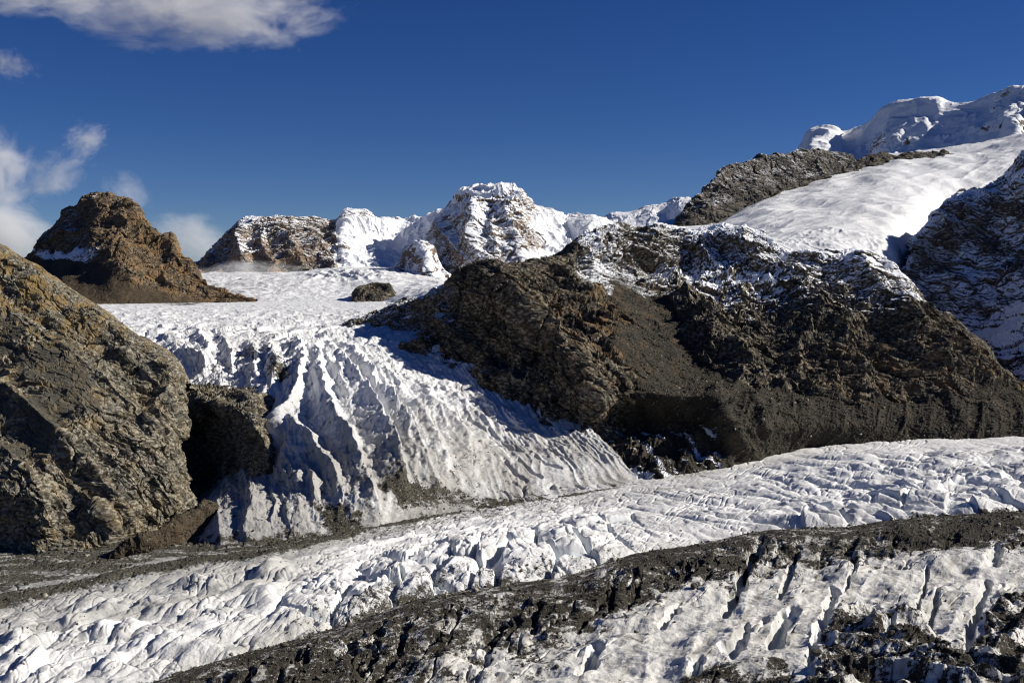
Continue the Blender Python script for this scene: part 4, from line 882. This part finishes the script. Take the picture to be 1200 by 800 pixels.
    # gullies down the debris bank and the two sharp ribs
    gl = fbm(x, y, z, 45, 4, 218) * 16 * ss(455, 475, py) * ss(640, 720, px) * ss(930, 850, px) + ridged((x * .8 - z * .9) / 1.0, y * .08, z * .1, 30, 3, 213) * 4.5 * ss(455, 480, py) * ss(700, 760, px)
    P = P + n * gl[..., None]
    for pts, am in (([(838, 458), (846, 475), (852, 500), (868, 525), (880, 548)], 9), ([(880, 466), (886, 480), (892, 500), (905, 525)], 8), ([(1110, 462), (1122, 485), (1140, 505)], 6)):
        d, al = seg_d(px, py, pts); P = P + n * (am * np.exp(-(d / 7.) ** 2) * ss(1, .6, al))[..., None]
    f = (facets(x, y, z, 18, 217) * .8 + facets(x, y, z, 6, 214) * .9 + facets(x, y, z, 2.8, 215) * .7) * scree
    P = P + n * f[..., None]
    snow = .50 * ss(385, 330, wy) * ss(640, 700, px) + .22 * ss(430, 370, wy) * ss(760, 860, px) + .42 * ss(560, 520, wx) * ss(430, 395, wy) * 1.0
    for cx, cy, rx, ry, a in [(700, 295, 26, 18, .30), (800, 325, 40, 22, .22), (900, 330, 30, 20, .12), (480, 375, 34, 12, .28), (530, 345, 22, 18, .15), (635, 475, 22, 22, .3), (820, 275, 20, 10, .3), (1035, 370, 22, 34, .22), (640, 312, 60, 8, .2), (560, 440, 40, 8, .4), (460, 405, 40, 9, .1)]:
        snow = snow + a * np.exp(-((wx - cx) / rx) ** 2 - ((wy - cy) / ry) ** 2)
    low = ss(440, 470, py) * ss(860, 830, px) * ss(640, 690, px)
    streak = np.clip(noise3((x * .7 + z * .9) / 12, (y + z) / 70, z * 0, 216) * 2.2, 0, 1)
    snow = snow + low * (.12 + .75 * streak * ss(480, 505, py))
    snow = snow * (1 - .8 * polymask(wx, wy, [(720, 330), (790, 370), (815, 420), (780, 450), (715, 400)], 10))
    rust = .25 + .75 * np.exp(-((px - 705) / 60) ** 2 - ((py - 380) / 55) ** 2) + .4 * ss(900, 1000, px) * np.exp(-((py - 450) / 40) ** 2) + .4 * scree * ss(520, 460, py)
    q, s_ = scatter(P, scree ** 2 * ss(300, 420, py), 16000, 1.0, 5, 521, 2.2, (300, 570), py, px); SCATTER.append((q, s_))
    mesh('dark_massif', P, M_F, dict(snow=snow, scree=scree, rust=rust), False,
         'broad dark brown rock massif between the icefall and the right edge, dusted with snow', 'mountain')
build_massif()

# ---- the small rock island in the plateau
simple_peak('rock_island', [(411, 350, 2980), (414, 342, 2980), (421, 335, 2980), (433, 333, 2980), (447, 331, 2980), (455, 332, 2980), (463, 340, 2980), (466, 347, 2980)],
            [(411, 356, 2860), (430, 359, 2840), (450, 357, 2840), (466, 352, 2860)], [412, 415, 421, 433, 447, 455, 462, 465], (130, 70), 26, .9, 1.2, M_F, .12,
            'small brown rock island rising out of the snow plateau', 'rock island', 230, 60, 30, smooth=False, kind=None)


# ---- clouds: real volumes high over and behind the left peak
def cloud(px, py, Y, rx, ry, rz, dens, seed, label, cover=.5, stretch=(1, 1, 1), rot=0.0, rough=.68, sc=1.5):
    t = NT('cloud_vapour_%d' % seed); tc = t.n('ShaderNodeTexCoord'); oc = tc.outputs['Object']
    ln = t.n('ShaderNodeVectorMath', operation='LENGTH'); t.set(ln.inputs[0], oc)
    mp = t.n('ShaderNodeMapping'); t.set(mp.inputs[0], oc); mp.inputs['Location'].default_value = (seed * 3.7, seed * 1.3, 0); mp.inputs['Scale'].default_value = stretch
    nz = t.n('ShaderNodeTexNoise'); t.set(nz.inputs['Vector'], mp.outputs[0]); nz.inputs['Scale'].default_value = sc; nz.inputs['Detail'].default_value = 7; nz.inputs['Roughness'].default_value = rough; nz.inputs['Distortion'].default_value = .35
    e = t.math('SUBTRACT', t.math('ADD', nz.outputs[0], t.math('MULTIPLY', t.math('SUBTRACT', 1.0, t.math('POWER', ln.outputs['Value'], 2.0)), .42)), cover + .27)
    dn = t.math('MULTIPLY', t.math('MULTIPLY', e, 2.6, clamp=True), t.math('MULTIPLY', t.step(ln.outputs['Value'], 1.0, .8), dens))
    v = t.n('ShaderNodeVolumePrincipled'); v.inputs['Color'].default_value = (.97, .98, 1, 1); v.inputs['Anisotropy'].default_value = 0; t.set(v.inputs['Density'], dn)
    t.t.links.new(v.outputs[0], t.out.inputs['Volume'])
    import bmesh
    bm = bmesh.new(); bmesh.ops.create_icosphere(bm, subdivisions=3, radius=1.0); me = bpy.data.meshes.new('cloud'); bm.to_mesh(me); bm.free(); me.materials.append(t.m)
    o = bpy.data.objects.new('cloud', me); SC.collection.objects.link(o)
    k = Y / FOC; o.location = ((px - CX) * k, Y, (HY - py) * k); o.scale = (rx * k, ry, rz * k); o.rotation_euler = (0, rot, 0)
    tag(o, label, 'cloud', None, None)
    return o
cloud(235, 12, 9000, 260, 700, 74, .0062, 1, 'broad thin grey-white cloud along the top edge of the sky', .52, (2.0, 1, 1.2), .05, .74, 1.8)
cloud(40, -2, 9200, 150, 500, 34, .006, 7, 'flat pale cloud in the top left corner of the sky', .51, (1.6, 1, 1.2), 0, .74, 1.9)
cloud(100, 164, 7500, 46, 200, 34, .013, 2, 'small ragged white puff floating above the brown peak', .54, (1, 1, 1.2), -.5, .78, 2.2)
cloud(62, 205, 7600, 74, 260, 46, .008, 3, 'faint torn wisp below the small puff', .55, (1.2, 1, 1), -.4, .78, 2.1)
cloud(-4, 200, 7000, 62, 300, 84, .012, 4, 'upright white cloud at the left edge of the sky', .50, (1, 1, 1), 0, .75, 1.9)
cloud(-5, 268, 5200, 110, 300, 60, .013, 5, 'dense low cloud bank behind the shoulder of the left slope', .44, (1, 1, 1), .3, .72, 1.5)
cloud(232, 290, 5600, 92, 250, 50, .009, 6, 'thin mist rising behind the brown peak', .47, (1, 1, 1), .4, .74, 1.7)
cloud(150, 224, 4400, 60, 150, 38, .010, 8, 'thin vapour curling off the top of the brown peak', .55, (1, 1, .6), .5, .78, 2.2)
cloud(290, 318, 4050, 90, 120, 20, .012, 9, 'low mist drifting over the snow plateau', .48, (2, 1, 1), 0, .72, 1.6)
cloud(12, 76, 9000, 54, 300, 28, .007, 10, 'faint small wisp high at the left edge of the sky', .54, (1.5, 1, 1), .3, .75, 2.0)

q = np.concatenate([a[0] for a in SCATTER]); s_ = np.concatenate([a[1] for a in SCATTER])
stones('rubble', q, s_, 530, 'countless loose dark and pale stones strewn over the moraines and scree')

# ================================================================== LIGHT, SKY, CAMERA
SUN_AZ, SUN_EL = math.radians(5), math.radians(31)       # azimuth: from the right, a little behind the scene
d = (math.cos(SUN_EL) * math.cos(SUN_AZ), math.cos(SUN_EL) * math.sin(SUN_AZ), math.sin(SUN_EL))
li = bpy.data.lights.new('sun', 'SUN'); li.energy = 5.0; li.angle = math.radians(.5); li.color = (1, .94, .83)
so = bpy.data.objects.new('sun', li); SC.collection.objects.link(so)
from mathutils import Vector
so.rotation_euler = Vector(d).to_track_quat('Z', 'Y').to_euler(); so.location = (3000, 0, 3000)
wd = bpy.data.worlds.new('World'); SC.world = wd; wd.use_nodes = True; nt = wd.node_tree
bg = nt.nodes['Background']; sky = nt.nodes.new('ShaderNodeTexSky'); sky.sky_type = 'NISHITA'; sky.sun_disc = False
sky.sun_elevation = SUN_EL; sky.sun_rotation = math.pi / 2 - SUN_AZ
sky.altitude = 3800; sky.air_density = 1.0; sky.dust_density = 0.1; sky.ozone_density = 4.0
hs = nt.nodes.new('ShaderNodeHueSaturation'); hs.inputs['Saturation'].default_value = 1.25; hs.inputs['Hue'].default_value = .517; hs.inputs['Value'].default_value = .90
nt.links.new(sky.outputs[0], hs.inputs['Color']); nt.links.new(hs.outputs[0], bg.inputs[0]); bg.inputs[1].default_value = .05
cam = bpy.data.cameras.new('camera'); co = bpy.data.objects.new('camera', cam); SC.collection.objects.link(co)
cam.sensor_width = 36; cam.lens = 36 * FOC / 1200; cam.shift_y = -(400 - HY) / 1200.0
cam.clip_start = 1; cam.clip_end = 200000
co.rotation_euler = (math.pi / 2, 0, 0); SC.camera = co
SC.view_settings.view_transform = 'Standard'; SC.view_settings.look = 'None'; SC.view_settings.exposure = 0.4; SC.view_settings.gamma = 1
SC.cycles.max_bounces = 4; SC.cycles.pixel_filter_type = 'BLACKMAN_HARRIS'; SC.cycles.filter_width = 1.15; SC.cycles.volume_bounces = 2; SC.cycles.volume_step_rate = 1.0; SC.cycles.volume_max_steps = 128
